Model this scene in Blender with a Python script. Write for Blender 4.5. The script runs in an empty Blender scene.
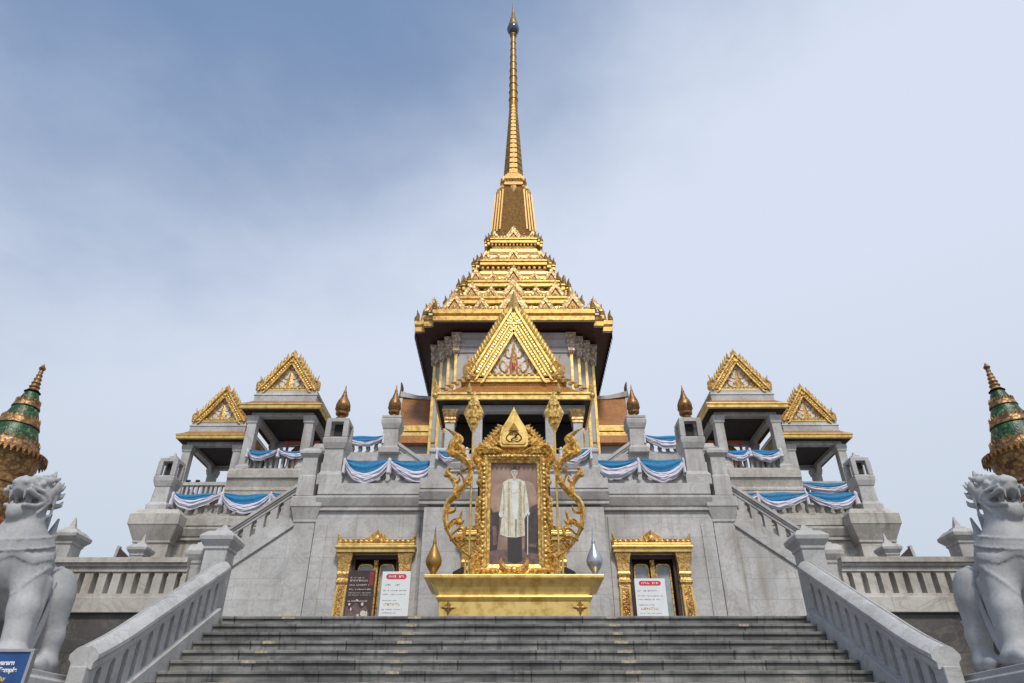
import bpy, bmesh, math, random
import numpy as np
from mathutils import Vector, Matrix
random.seed(7)
R = math.radians
PI = math.pi
SC = bpy.context.scene
COL = SC.collection

# ---------------------------------------------------------------- camera
cam = bpy.data.cameras.new('camera')
cam.lens = 24.0; cam.sensor_width = 36.0; cam.clip_start = 0.1; cam.clip_end = 5000
cam_o = bpy.data.objects.new('camera', cam); COL.objects.link(cam_o)
cam_o.location = (0, 0, 1.6); cam_o.rotation_euler = (R(122), 0, R(0.17))
SC.camera = cam_o

# ---------------------------------------------------------------- sky, sun, exposure
SUN_EL, SUN_AZ = 52.0, 10.0           # sun stands high behind the camera, a little to the right
w = bpy.data.worlds.new('World'); SC.world = w; w.use_nodes = True
nt = w.node_tree; nt.nodes.clear()
N = nt.nodes.new; L = nt.links.new
out = N('ShaderNodeOutputWorld'); bg = N('ShaderNodeBackground'); bg.inputs[1].default_value = 0.1
sky = N('ShaderNodeTexSky'); sky.sky_type = 'NISHITA'; sky.sun_disc = False
sky.sun_elevation = R(SUN_EL); sky.sun_rotation = R(180 - SUN_AZ)
sky.air_density = 1.2; sky.dust_density = 0.4; sky.ozone_density = 4.0
tc = N('ShaderNodeTexCoord'); sep = N('ShaderNodeSeparateXYZ'); L(tc.outputs['Generated'], sep.inputs[0])
mp = N('ShaderNodeMapping'); mp.inputs['Scale'].default_value = (1.0, 1.0, 1.5); mp.inputs['Location'].default_value = (0.35, 0.2, 0.4)
L(tc.outputs['Generated'], mp.inputs[0])
nz = N('ShaderNodeTexNoise'); nz.inputs['Scale'].default_value = 1.5; nz.inputs['Detail'].default_value = 6; nz.inputs['Roughness'].default_value = 0.5
nz.inputs['Distortion'].default_value = 0.1
L(mp.outputs[0], nz.inputs['Vector'])
def wm(op, a, b=None, clamp=False):
    n = N('ShaderNodeMath'); n.operation = op; n.use_clamp = clamp
    for i, v in enumerate((a, b)):
        if v is None: continue
        if isinstance(v, (int, float)): n.inputs[i].default_value = v
        else: L(v, n.inputs[i])
    return n.outputs[0]
f = wm('MULTIPLY', wm('SUBTRACT', nz.outputs['Fac'], 0.5), 0.9)
nz2 = N('ShaderNodeTexNoise'); nz2.inputs['Scale'].default_value = 4.5; nz2.inputs['Detail'].default_value = 7; nz2.inputs['Roughness'].default_value = 0.58; nz2.inputs['Distortion'].default_value = 0.25
L(mp.outputs[0], nz2.inputs['Vector'])
f = wm('ADD', f, wm('MULTIPLY', wm('SUBTRACT', nz2.outputs['Fac'], 0.5), 0.38))
f = wm('SUBTRACT', f, wm('MULTIPLY', sep.outputs['Z'], 2.2))
f = wm('ADD', f, wm('MULTIPLY', sep.outputs['X'], 0.95))
f = wm('ADD', f, 2.2, True)
sm = N('ShaderNodeMapRange'); sm.interpolation_type = 'SMOOTHSTEP'; L(f, sm.inputs[0]); f = sm.outputs[0]
# thin high cloud: whiter near the skyline, bluer overhead
mixc = N('ShaderNodeMix'); mixc.data_type = 'RGBA'
mixc.inputs['A'].default_value = (5.5, 6.2, 7.0, 1); mixc.inputs['B'].default_value = (6.9, 7.6, 9.0, 1)
L(wm('MULTIPLY', sep.outputs['Z'], 1.75, True), mixc.inputs['Factor'])
mix = N('ShaderNodeMix'); mix.data_type = 'RGBA'
L(wm('ADD', wm('MULTIPLY', f, 0.95), 0.04, True), mix.inputs['Factor']); mixb = N('ShaderNodeMix'); mixb.data_type = 'RGBA'; mixb.inputs['Factor'].default_value = 0.65; L(sky.outputs[0], mixb.inputs['A']); mixb.inputs['B'].default_value = (2.25, 3.45, 5.75, 1); L(mixb.outputs['Result'], mix.inputs['A']); L(mixc.outputs['Result'], mix.inputs['B'])
L(mix.outputs['Result'], bg.inputs[0]); L(bg.outputs[0], out.inputs[0])
sun = bpy.data.lights.new('sun', 'SUN'); sun.energy = 2.75; sun.angle = R(9); sun.color = (1.0, 0.95, 0.86)
sun_o = bpy.data.objects.new('sun', sun); COL.objects.link(sun_o)
sd = Vector((math.sin(R(SUN_AZ)) * math.cos(R(SUN_EL)), -math.cos(R(SUN_AZ)) * math.cos(R(SUN_EL)), math.sin(R(SUN_EL))))
sun_o.rotation_euler = sd.to_track_quat('Z', 'Y').to_euler(); sun_o.location = (5, -20, 40)
vs = SC.view_settings
vs.view_transform = 'Standard'; vs.look = 'None'; vs.gamma = 1; vs.exposure = 0.0; vs.use_curve_mapping = False

# ---------------------------------------------------------------- materials
class G:
    """small wrapper round one material's node tree"""
    def __init__(s, name):
        s.m = bpy.data.materials.new(name); s.m.use_nodes = True
        s.t = s.m.node_tree; s.b = s.t.nodes['Principled BSDF']
        s.pos = s.n('ShaderNodeNewGeometry').outputs['Position']
    def n(s, k): return s.t.nodes.new(k)
    def l(s, a, b): s.t.links.new(a, b)
    def map(s, scale, src=None, loc=(0, 0, 0)):
        m = s.n('ShaderNodeMapping'); m.inputs['Scale'].default_value = scale; m.inputs['Location'].default_value = loc
        s.l(src or s.pos, m.inputs[0]); return m.outputs[0]
    def noise(s, vec, scale, detail=5, rough=0.55, dist=0.0):
        n = s.n('ShaderNodeTexNoise'); n.inputs['Scale'].default_value = scale; n.inputs['Detail'].default_value = detail
        n.inputs['Roughness'].default_value = rough; n.inputs['Distortion'].default_value = dist
        s.l(vec, n.inputs['Vector']); return n.outputs['Fac']
    def vor(s, vec, scale, feat='F1', outn='Distance'):
        n = s.n('ShaderNodeTexVoronoi'); n.feature = feat; n.inputs['Scale'].default_value = scale
        s.l(vec, n.inputs['Vector']); return n.outputs[outn]
    def ramp(s, fac, stops):
        r = s.n('ShaderNodeValToRGB'); e = r.color_ramp.elements
        while len(e) < len(stops): e.new(0.5)
        for i, (p, c) in enumerate(stops):
            e[i].position = p; e[i].color = tuple(c) + (1,) if len(c) == 3 else c
        s.l(fac, r.inputs[0]); return r.outputs[0]
    def mix(s, a, b, fac, mode='MIX'):
        m = s.n('ShaderNodeMix'); m.data_type = 'RGBA'; m.blend_type = mode
        for k, v in (('A', a), ('B', b), ('Factor', fac)):
            if isinstance(v, (int, float)): m.inputs[k].default_value = v
            elif isinstance(v, tuple): m.inputs[k].default_value = v + (1,) if len(v) == 3 else v
            else: s.l(v, m.inputs[k])
        return m.outputs['Result']
    def math(s, op, a, b=0.0, clamp=False):
        m = s.n('ShaderNodeMath'); m.operation = op; m.use_clamp = clamp
        for i, v in enumerate((a, b)):
            if isinstance(v, (int, float)): m.inputs[i].default_value = v
            else: s.l(v, m.inputs[i])
        return m.outputs[0]
    def bump(s, h, strength=0.3, dist=0.02, prev=None):
        b = s.n('ShaderNodeBump'); b.inputs['Strength'].default_value = strength; b.inputs['Distance'].default_value = dist
        s.l(h, b.inputs['Height'])
        if prev is not None: s.l(prev, b.inputs['Normal'])
        return b.outputs[0]
    def done(s, col, rough=0.6, metal=0.0, normal=None, spec=None):
        for k, v in (('Base Color', col), ('Roughness', rough), ('Metallic', metal)):
            if isinstance(v, (int, float)): s.b.inputs[k].default_value = v
            elif isinstance(v, tuple): s.b.inputs[k].default_value = v + (1,)
            else: s.l(v, s.b.inputs[k])
        if normal is not None: s.l(normal, s.b.inputs['Normal'])
        if spec is not None: s.b.inputs['Specular IOR Level'].default_value = spec
        return s.m

def stone(name, c1, c2, stain, joints=None, jw=0.012, jdark=0.55, amount=0.6, rough=0.62, streak=0.5, bump=0.25, fine=14, veins=0.36):
    g = G(name)
    a = g.noise(g.map((1, 1, 1)), 0.9, 7, 0.6, 0.6)
    col = g.ramp(a, [(0.32, c2), (0.62, c1)])
    fn = g.noise(g.map((1, 1, 1)), fine, 6, 0.65)
    col = g.mix(col, g.ramp(fn, [(0.3, (0.78, 0.78, 0.78)), (0.7, (1.12, 1.12, 1.12))]), 0.6, 'MULTIPLY')
    # rain streaks that run down the face
    st = g.noise(g.map((2.6, 2.6, 0.22)), 1.6, 6, 0.62)
    big = g.noise(g.map((1, 1, 1), loc=(7, 3, 1)), 0.45, 4)
    k = g.math('MULTIPLY', g.ramp(st, [(0.48, (0, 0, 0)), (0.72, (1, 1, 1))]), g.ramp(big, [(0.35, (0, 0, 0)), (0.6, (1, 1, 1))]))
    col = g.mix(col, stain, g.math('MULTIPLY', k, streak))
    vn = g.noise(g.map((1, 1, 1.6), loc=(2, 9, 4)), 1.1, 8, 0.62, 1.2)
    vein = g.ramp(g.math('ABSOLUTE', g.math('SUBTRACT', vn, 0.5)), [(0.0, (1, 1, 1)), (0.022, (0, 0, 0))])
    col = g.mix(col, stain, g.math('MULTIPLY', vein, veins))
    nrm = g.bump(fn, bump, 0.01)
    if joints:
        sx = g.n('ShaderNodeSeparateXYZ'); g.l(g.pos, sx.inputs[0])
        cx = g.n('ShaderNodeCombineXYZ'); g.l(g.math('ADD', sx.outputs[0], sx.outputs[1]), cx.inputs[0]); g.l(sx.outputs[2], cx.inputs[1])
        br = g.n('ShaderNodeTexBrick'); br.offset = 0.5
        br.inputs['Scale'].default_value = 1.0; br.inputs['Mortar Size'].default_value = jw
        br.inputs['Mortar Smooth'].default_value = 0.3; br.inputs['Bias'].default_value = 0
        br.inputs['Brick Width'].default_value = joints[0]; br.inputs['Row Height'].default_value = joints[1]
        br.inputs['Color1'].default_value = (1.06, 1.06, 1.06, 1); br.inputs['Color2'].default_value = (0.86, 0.86, 0.87, 1)
        br.inputs['Mortar'].default_value = (jdark, jdark, jdark, 1)
        g.l(cx.outputs[0], br.inputs['Vector'])
        col = g.mix(col, br.outputs['Color'], amount, 'MULTIPLY')
        nrm = g.bump(g.math('SUBTRACT', 1.0, br.outputs['Fac']), 0.35, 0.008, nrm)
    rg = g.math('ADD', g.math('MULTIPLY', fn, 0.25), rough - 0.12)
    return g.done(col, rg, 0.0, nrm)

def gold(name, col, dark, cell=0.0, rough=0.34, metal=0.85, bump=0.5, cov=0.5, cdist=0.02, spots=None):
    g = G(name)
    a = g.noise(g.map((1, 1, 1)), 5.5, 6, 0.62)
    c = g.ramp(a, [(0.35, dark), (0.35 + 0.3 * cov + 0.05, col)])
    nrm = None; fn = g.noise(g.map((1, 1, 1)), 34, 4, 0.6)
    if cell:
        v = g.vor(g.map((1, 1, 1)), cell)
        nz = g.noise(g.map((1, 1, 1)), cell * 0.8, 3, 0.5, 1.5)
        h = g.math('ADD', v, nz)
        c = g.mix(c, g.ramp(h, [(0.45, (1.1, 1.1, 1.1)), (1.0, (0.86, 0.77, 0.64)), (1.3, (0.5, 0.36, 0.24))]), 0.85, 'MULTIPLY')
        nrm = g.bump(h, bump, cdist)
        nrm.node.invert = True
    if spots:
        sp = g.vor(g.map((1, 1, 1), loc=(3, 1, 2)), spots[1])
        c = g.mix(c, spots[0], g.ramp(sp, [(0.12, (1, 1, 1)), (0.2, (0, 0, 0))]))
    nrm = g.bump(fn, 0.15, 0.006, nrm)
    return g.done(c, g.math('ADD', g.math('MULTIPLY', a, 0.3), rough - 0.14), metal, nrm)

def plain(name, col, rough=0.6, metal=0.0, var=0.18, scale=9, bump=0.15, spec=None):
    g = G(name)
    a = g.noise(g.map((1, 1, 1)), scale, 5, 0.6)
    lo = tuple(x * (1 - var) for x in col); hi = tuple(min(1, x * (1 + var)) for x in col)
    return g.done(g.ramp(a, [(0.3, lo), (0.7, hi)]), rough, metal, g.bump(a, bump, 0.01), spec)

M = {}
M['marble'] = stone('pale_marble', (0.54, 0.53, 0.52), (0.38, 0.37, 0.36), (0.24, 0.20, 0.155), (1.15, 0.52), 0.006, 0.55, 0.75, streak=0.75)
M['trim'] = stone('marble_trim', (0.52, 0.51, 0.50), (0.36, 0.345, 0.33), (0.19, 0.15, 0.115), None, streak=0.75)
M['warm'] = stone('weathered_marble', (0.55, 0.52, 0.475), (0.37, 0.34, 0.30), (0.19, 0.145, 0.105), (0.9, 0.9), 0.006, 0.5, 0.6, streak=0.8)
M['rail'] = stone('grey_marble', (0.49, 0.485, 0.48), (0.36, 0.355, 0.35), (0.20, 0.185, 0.165), None, streak=0.5, fine=20)
M['dark_stone'] = stone('dark_stained_stone', (0.11, 0.10, 0.095), (0.055, 0.05, 0.045), (0.20, 0.18, 0.155), (1.6, 0.8), 0.008, 0.4, 0.7, streak=0.45, rough=0.5)
M['lion'] = stone('lion_stone', (0.44, 0.44, 0.445), (0.30, 0.30, 0.305), (0.15, 0.14, 0.13), None, streak=0.55, fine=26, bump=0.3, veins=0.12)
M['paving'] = stone('paving_stone', (0.22, 0.215, 0.205), (0.15, 0.145, 0.14), (0.08, 0.075, 0.07), None, streak=0.2)
M['cella'] = stone('grey_wall_marble', (0.50, 0.49, 0.49), (0.41, 0.40, 0.40), (0.25, 0.23, 0.21), (0.9, 1.4), 0.006, 0.7, 0.5, streak=0.35)
M['gold'] = gold('gold_leaf', (0.80, 0.56, 0.19), (0.58, 0.36, 0.09), 0, 0.34, 0.7)
M['gold_carved'] = gold('carved_gold', (0.92, 0.68, 0.24), (0.74, 0.47, 0.12), 13, 0.40, 0.45, 0.35, 0.4, 0.010)
M['gold_fine'] = gold('fine_carved_gold', (0.86, 0.61, 0.24), (0.62, 0.39, 0.12), 26, 0.40, 0.5, 0.45, 0.4, 0.008)
M['gold_roof'] = gold('gilded_roof', (0.58, 0.37, 0.11), (0.33, 0.19, 0.045), 0, 0.38, 0.6)
M['gold_relief'] = gold('gilded_relief', (0.86, 0.64, 0.32), (0.62, 0.42, 0.18), 7.5, 0.45, 0.3, 0.5, 0.4, 0.03)
M['gold_spire'] = gold('aged_spire_gold', (0.33, 0.19, 0.045), (0.17, 0.092, 0.02), 0, 0.42, 0.5)
M['bell_panel'] = gold('aged_gold_and_neck_shade', (0.27, 0.145, 0.022), (0.16, 0.08, 0.012), 16, 0.6, 0.1, 0.4, 0.4, 0.01)
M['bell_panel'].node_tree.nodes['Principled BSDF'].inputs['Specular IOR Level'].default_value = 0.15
M['silvered'] = gold('silvered_capital', (0.66, 0.60, 0.55), (0.48, 0.42, 0.38), 9, 0.5, 0.1, 0.4, 0.4, 0.02)
M['gold_dull'] = gold('dull_gold_mosaic', (0.50, 0.31, 0.085), (0.27, 0.15, 0.04), 22, 0.42, 0.5, 0.5, 0.4, 0.01)
M['bronze'] = gold('bronze_gilt', (0.38, 0.22, 0.09), (0.20, 0.11, 0.045), 26, 0.40, 0.6, 0.4, 0.4, 0.008)
M['jamb'] = gold('mirror_mosaic', (0.72, 0.45, 0.14), (0.35, 0.16, 0.06), 24, 0.3, 0.6, 0.7, 0.4, 0.012, ((0.75, 0.72, 0.70), 15))
M['urn'] = gold('urn_gilt', (0.40, 0.25, 0.115), (0.17, 0.10, 0.045), 15, 0.42, 0.45, 0.5, 0.4, 0.02)
M['wood'] = plain('dark_red_wood', (0.045, 0.018, 0.012), 0.5, 0, 0.4, 7)
M['ceiling'] = plain('dark_ceiling', (0.035, 0.025, 0.02), 0.7, 0, 0.4, 4)
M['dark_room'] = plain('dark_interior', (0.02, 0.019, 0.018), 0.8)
M['glass'] = plain('door_glass', (0.33, 0.37, 0.37), 0.15, 0, 0.35, 2.5, 0.02)
M['black'] = plain('black_metal', (0.012, 0.012, 0.013), 0.4, 0.2)
M['silver'] = plain('silver_paint', (0.42, 0.44, 0.47), 0.32, 0.7, 0.15, 8, 0.05)
M['orb'] = plain('smoky_orb', (0.10, 0.11, 0.14), 0.15, 0.6, 0.2)
M['badge'] = plain('dark_red_badge', (0.24, 0.022, 0.03), 0.5)
M['p_glow'] = plain('painted_glow', (0.34, 0.225, 0.165), 0.5, 0, 0.35, 4, 0)
M['p_fold'] = plain('painted_fold_tone', (0.44, 0.41, 0.32), 0.5, 0, 0.25, 14, 0)
M['steel'] = plain('steel_frame', (0.5, 0.5, 0.52), 0.35, 0.8, 0.1)
M['white_board'] = plain('white_board', (0.74, 0.76, 0.78), 0.45, 0, 0.03, 3, 0.02)
M['red_board'] = plain('red_print', (0.62, 0.04, 0.05), 0.45, 0, 0.05)
M['grey_print'] = plain('grey_print', (0.40, 0.41, 0.43), 0.5, 0, 0.1, 40)
M['yellow_print'] = plain('yellow_print', (0.72, 0.50, 0.20), 0.5, 0, 0.1, 40)
M['cream_print'] = plain('cream_print', (0.62, 0.55, 0.47), 0.5, 0, 0.1, 40)
M['brown_board'] = plain('brown_board', (0.052, 0.028, 0.027), 0.45, 0, 0.3, 3)
M['blue_board'] = plain('blue_board', (0.016, 0.06, 0.19), 0.35, 0, 0.4, 2.2, 0.02)
M['white_print'] = plain('white_print', (0.8, 0.82, 0.85), 0.5, 0, 0.02)
M['blue_cloth'] = plain('blue_cloth', (0.012, 0.17, 0.36), 0.75, 0, 0.2, 12, 0.4)
M['white_cloth'] = plain('white_cloth', (0.60, 0.58, 0.66), 0.8, 0, 0.1, 12, 0.4)
M['tile_red'] = plain('red_mosaic', (0.42, 0.07, 0.025), 0.35, 0.1)

def tile_mat():
    g = G('orange_glazed_tile')
    b = g.n('ShaderNodeTexBrick'); b.offset = 0.5
    for k, v in (('Scale', 1.0), ('Mortar Size', 0.012), ('Mortar Smooth', 0.4), ('Brick Width', 0.16), ('Row Height', 0.13)): b.inputs[k].default_value = v
    b.inputs['Color1'].default_value = (0.46, 0.20, 0.055, 1); b.inputs['Color2'].default_value = (0.36, 0.145, 0.04, 1); b.inputs['Mortar'].default_value = (0.17, 0.06, 0.02, 1)
    sx = g.n('ShaderNodeSeparateXYZ'); g.l(g.pos, sx.inputs[0])
    cx = g.n('ShaderNodeCombineXYZ'); g.l(sx.outputs[0], cx.inputs[0]); g.l(g.math('ADD', sx.outputs[1], sx.outputs[2]), cx.inputs[1])
    g.l(cx.outputs[0], b.inputs['Vector'])
    c = g.mix(b.outputs['Color'], g.ramp(g.noise(g.pos, 2.5), [(0.3, (0.75, 0.75, 0.75)), (0.7, (1.25, 1.2, 1.1))]), 0.7, 'MULTIPLY')
    return g.done(c, 0.4, 0.0, g.bump(g.math('SUBTRACT', 1.0, b.outputs['Fac']), 0.6, 0.02))
M['tile'] = tile_mat()
def green_mat():
    g = G('green_mosaic')
    v = g.vor(g.map((1, 1, 1)), 26, 'F1', 'Color')
    s = g.n('ShaderNodeSeparateColor'); g.l(v, s.inputs[0])
    c = g.ramp(s.outputs[0], [(0.0, (0.003, 0.022, 0.005)), (0.6, (0.009, 0.055, 0.012)), (0.9, (0.025, 0.12, 0.03)), (1.0, (0.15, 0.24, 0.09))])
    d = g.vor(g.map((1, 1, 1)), 26, 'DISTANCE_TO_EDGE')
    return g.done(c, 0.42, 0.0, g.bump(d, 0.6, 0.01))
M['green'] = green_mat()
def white_mosaic():
    g = G('white_mosaic')
    v = g.vor(g.map((1, 1, 1)), 22, 'F1', 'Color')
    s = g.n('ShaderNodeSeparateColor'); g.l(v, s.inputs[0])
    c = g.ramp(s.outputs[0], [(0.0, (0.45, 0.36, 0.24)), (0.35, (0.66, 0.61, 0.54)), (1.0, (0.78, 0.76, 0.72))])
    return g.done(c, 0.3, 0.0, g.bump(g.vor(g.map((1, 1, 1)), 22, 'DISTANCE_TO_EDGE'), 0.5, 0.01))
M['white_mosaic'] = white_mosaic()
def step_mat():
    g = G('worn_granite')
    sx = g.n('ShaderNodeSeparateXYZ'); g.l(g.pos, sx.inputs[0])
    row = g.math('FLOOR', g.math('DIVIDE', g.math('ADD', sx.outputs[2], 0.003), 3.75 / 22))
    off = g.math('MULTIPLY', g.math('FRACT', g.math('MULTIPLY', g.math('SINE', g.math('MULTIPLY', row, 12.9898)), 437.5)), 1.45)
    u = g.math('DIVIDE', g.math('ADD', sx.outputs[0], off), 1.45)
    fr = g.math('ABSOLUTE', g.math('SUBTRACT', g.math('FRACT', u), 0.5))
    joint = g.ramp(fr, [(0.491, (0, 0, 0)), (0.4965, (1, 1, 1))])
    slab = g.n('ShaderNodeTexWhiteNoise'); slab.noise_dimensions = '2D'
    cv = g.n('ShaderNodeCombineXYZ'); g.l(g.math('FLOOR', u), cv.inputs[0]); g.l(row, cv.inputs[1]); g.l(cv.outputs[0], slab.inputs['Vector'])
    a = g.noise(g.map((0.8, 3, 3)), 2.2, 7, 0.65, 0.4)
    c = g.ramp(a, [(0.3, (0.075, 0.072, 0.07)), (0.5, (0.18, 0.177, 0.17)), (0.72, (0.31, 0.305, 0.29))])
    c = g.mix(c, g.ramp(slab.outputs[0], [(0, (0.72, 0.72, 0.72)), (1, (1.2, 1.2, 1.18))]), 0.9, 'MULTIPLY')
    stn = g.noise(g.map((0.55, 0.8, 0.8), loc=(1.2, 0, 0)), 0.9, 6, 0.62)
    c = g.mix(c, (0.035, 0.03, 0.028), g.math('MULTIPLY', g.ramp(stn, [(0.50, (0, 0, 0)), (0.68, (1, 1, 1))]), 0.6))
    dr = g.noise(g.map((9, 1, 0.8)), 1.7, 4, 0.6)
    c = g.mix(c, (0.03, 0.027, 0.024), g.math('MULTIPLY', g.ramp(dr, [(0.52, (0, 0, 0)), (0.68, (1, 1, 1))]), 0.6))
    c = g.mix(c, (0.02, 0.019, 0.018), g.math('MULTIPLY', joint, 0.85))
    fn = g.noise(g.pos, 40, 4, 0.6)
    return g.done(c, 0.55, 0.0, g.bump(fn, 0.25, 0.006))
M['step'] = step_mat()
def paint_bg():
    g = G('sepia_canvas')
    a = g.noise(g.map((1, 1, 0.6)), 2.1, 6, 0.6, 0.8)
    return g.done(g.ramp(a, [(0.3, (0.13, 0.075, 0.058)), (0.5, (0.27, 0.165, 0.125)), (0.72, (0.40, 0.28, 0.215))]), 0.5)
M['canvas'] = paint_bg()
M['p_dark'] = plain('painted_dark', (0.05, 0.032, 0.034), 0.5, 0, 0.6, 7, 0)
M['p_mauve'] = plain('painted_mauve', (0.15, 0.09, 0.09), 0.5, 0, 0.5, 9, 0)
M['p_robe'] = plain('painted_robe', (0.60, 0.57, 0.46), 0.5, 0, 0.22, 9, 0)
M['p_white'] = plain('painted_white', (0.66, 0.66, 0.64), 0.5, 0, 0.1, 9, 0)
M['p_skin'] = plain('painted_skin', (0.50, 0.42, 0.37), 0.5, 0, 0.1, 9, 0)
M['p_hair'] = plain('painted_hair', (0.03, 0.025, 0.025), 0.5, 0, 0.1, 9, 0)
M['p_trim'] = plain('painted_trim', (0.40, 0.33, 0.20), 0.5, 0, 0.5, 30, 0)
M['patch'] = plain('worn_step_patch', (0.36, 0.31, 0.23), 0.6, 0, 0.5, 22)

# ---------------------------------------------------------------- mesh building
def wloc(o):
    v = Vector((0, 0, 0))
    while o is not None: v += Vector(o.location); o = o.parent
    return v

class MB:
    def __init__(s): s.v = []; s.f = []; s.mi = []; s.k = 0
    def add(s, vs, fs):
        b = len(s.v); s.v += [tuple(p) for p in vs]
        for q in fs: s.f.append([b + i for i in q]); s.mi.append(s.k)
        return s
    def box(s, x0, x1, y0, y1, z0, z1):
        v = [(x, y, z) for z in (z0, z1) for y in (y0, y1) for x in (x0, x1)]
        return s.add(v, [(0, 1, 3, 2), (4, 6, 7, 5), (0, 4, 5, 1), (2, 3, 7, 6), (0, 2, 6, 4), (1, 5, 7, 3)])
    def prism(s, poly, a0, a1, axis='y'):
        n = len(poly)
        def P(u, w, a):
            return {'y': (u, a, w), 'x': (a, u, w), 'z': (u, w, a)}[axis]
        v = [P(u, w, a0) for u, w in poly] + [P(u, w, a1) for u, w in poly]
        return s.add(v, [list(range(n)), list(range(2 * n - 1, n - 1, -1))] + [(i, i + n, (i + 1) % n + n, (i + 1) % n) for i in range(n)])
    def loft(s, rings, cap=True, closed=True):
        n = len(rings[0]); v = [p for r in rings for p in r]; fs = []
        for i in range(len(rings) - 1):
            for j in range(n if closed else n - 1):
                k = (j + 1) % n
                fs.append((i * n + j, i * n + k, (i + 1) * n + k, (i + 1) * n + j))
        if cap: fs += [list(range(n - 1, -1, -1)), list(range((len(rings) - 1) * n, len(rings) * n))]
        return s.add(v, fs)
    def lathe(s, prof, c=(0, 0), seg=20, rot=0.0, sx=1, sy=1):
        return s.loft([[(c[0] + r * sx * math.cos(rot + 2 * PI * i / seg), c[1] + r * sy * math.sin(rot + 2 * PI * i / seg), z) for i in range(seg)] for r, z in prof])
    def sq(s, prof, c=(0, 0), ay=1.0):
        """stack of square rings: [(half width, z)]"""
        return s.loft([[(c[0] + sx * h, c[1] + sy * h * ay, z) for sx, sy in ((-1, -1), (1, -1), (1, 1), (-1, 1))] for h, z in prof])
    def ball(s, c, r, seg=10, rings=6):
        rx, ry, rz = r if isinstance(r, (tuple, list)) else (r, r, r)
        pr = []
        for i in range(rings + 1):
            t = -PI / 2 + PI * i / rings; pr.append((max(0.02, math.cos(t)), math.sin(t)))
        return s.loft([[(c[0] + rx * q * math.cos(2 * PI * j / seg), c[1] + ry * q * math.sin(2 * PI * j / seg), c[2] + rz * h) for j in range(seg)] for q, h in pr])
    def tube(s, pts, r, seg=6):
        rings = []
        pts = [Vector(p) for p in pts]
        for i, p in enumerate(pts):
            t = (pts[min(i + 1, len(pts) - 1)] - pts[max(i - 1, 0)]).normalized()
            a = t.cross(Vector((0, 0, 1)))
            if a.length < 1e-3: a = Vector((1, 0, 0))
            a.normalize(); b = t.cross(a)
            rr = r[i] if isinstance(r, (list, tuple)) else r
            rings.append([p + a * rr * math.cos(2 * PI * j / seg) + b * rr * math.sin(2 * PI * j / seg) for j in range(seg)])
        return s.loft(rings)
    def ribbon(s, pts, wid, y, th, sub=5, side='y'):
        """lens-section ornament that follows a curve in the XZ plane (or YZ when side='x'); front ridge towards -y"""
        P = catmull(pts, sub); W = lerp_list(wid, len(P)); rings = []
        for i, (px, pz) in enumerate(P):
            a = P[max(i - 1, 0)]; b = P[min(i + 1, len(P) - 1)]
            tx, tz = b[0] - a[0], b[1] - a[1]; l = math.hypot(tx, tz) or 1
            nx, nz = -tz / l, tx / l; h = max(W[i], 0.002) / 2
            t = th * min(1, max(0.25, W[i] / (max(wid) + 1e-9) * 1.3))
            q = [(px + nx * h, y, pz + nz * h), (px, y - t, pz), (px - nx * h, y, pz - nz * h), (px, y + t * 0.5, pz)]
            if side == 'x': q = [(yy, xx, zz) for xx, yy, zz in q]
            rings.append(q)
        return s.loft(rings)
    def flame(s, x, z, y, h, w, lean=0.0, th=0.03, dirv=(0, 1), sub=3, side='y'):
        """one leaf-shaped flame whose tip curls"""
        dx, dz = dirv; nx, nz = dz, -dx
        def q(a, b): return (x + dx * a * h + nx * b * h, z + dz * a * h + nz * b * h)
        return s.ribbon([q(0, 0), q(0.3, -0.25 * lean), q(0.62, 0.05 * lean), q(1, 0.55 * lean)], [w * 0.75, w, w * 0.6, 0.004], y, th, sub, side)
    def build(s, name, mats, parent=None, loc=None, smooth=False, bevel=0.0, angle=40):
        o_loc = Vector(loc) if loc is not None else Vector((0, 0, 0))
        base = o_loc if (loc is not None or parent is None) else wloc(parent)
        me = bpy.data.meshes.new(name)
        me.from_pydata([(x - base.x, y - base.y, z - base.z) for x, y, z in s.v], [], s.f)
        ms = mats if isinstance(mats, (list, tuple)) else [mats]
        for m in ms: me.materials.append(M[m])
        if len(ms) > 1: me.polygons.foreach_set('material_index', s.mi)
        bm = bmesh.new(); bm.from_mesh(me); bmesh.ops.recalc_face_normals(bm, faces=bm.faces)
        if smooth:
            for f_ in bm.faces: f_.smooth = True
            for e in bm.edges:
                if len(e.link_faces) == 2 and e.calc_face_angle(0) > R(angle): e.smooth = False
        bm.to_mesh(me); bm.free(); me.update()
        o = bpy.data.objects.new(name, me); COL.objects.link(o)
        if parent is not None:
            o.parent = parent
            if loc is not None: o.location = o_loc - wloc(parent)
        else: o.location = o_loc
        if bevel:
            b = o.modifiers.new('bevel', 'BEVEL'); b.width = bevel; b.segments = 2; b.limit_method = 'ANGLE'; b.angle_limit = R(40)
        return o

def catmull(pts, sub):
    P = [pts[0]] + list(pts) + [pts[-1]]; outp = []
    for i in range(1, len(P) - 2):
        for k in range(sub):
            t = k / sub
            outp.append(tuple(0.5 * ((2 * P[i][d]) + (-P[i - 1][d] + P[i + 1][d]) * t + (2 * P[i - 1][d] - 5 * P[i][d] + 4 * P[i + 1][d] - P[i + 2][d]) * t * t + (-P[i - 1][d] + 3 * P[i][d] - 3 * P[i + 1][d] + P[i + 2][d]) * t ** 3) for d in range(len(P[i]))))
    outp.append(tuple(pts[-1])); return outp
def lerp_list(w, n):
    r = []
    for i in range(n):
        t = i / (n - 1) * (len(w) - 1); k = min(int(t), len(w) - 2); r.append(w[k] + (w[k + 1] - w[k]) * (t - k))
    return r

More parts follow.
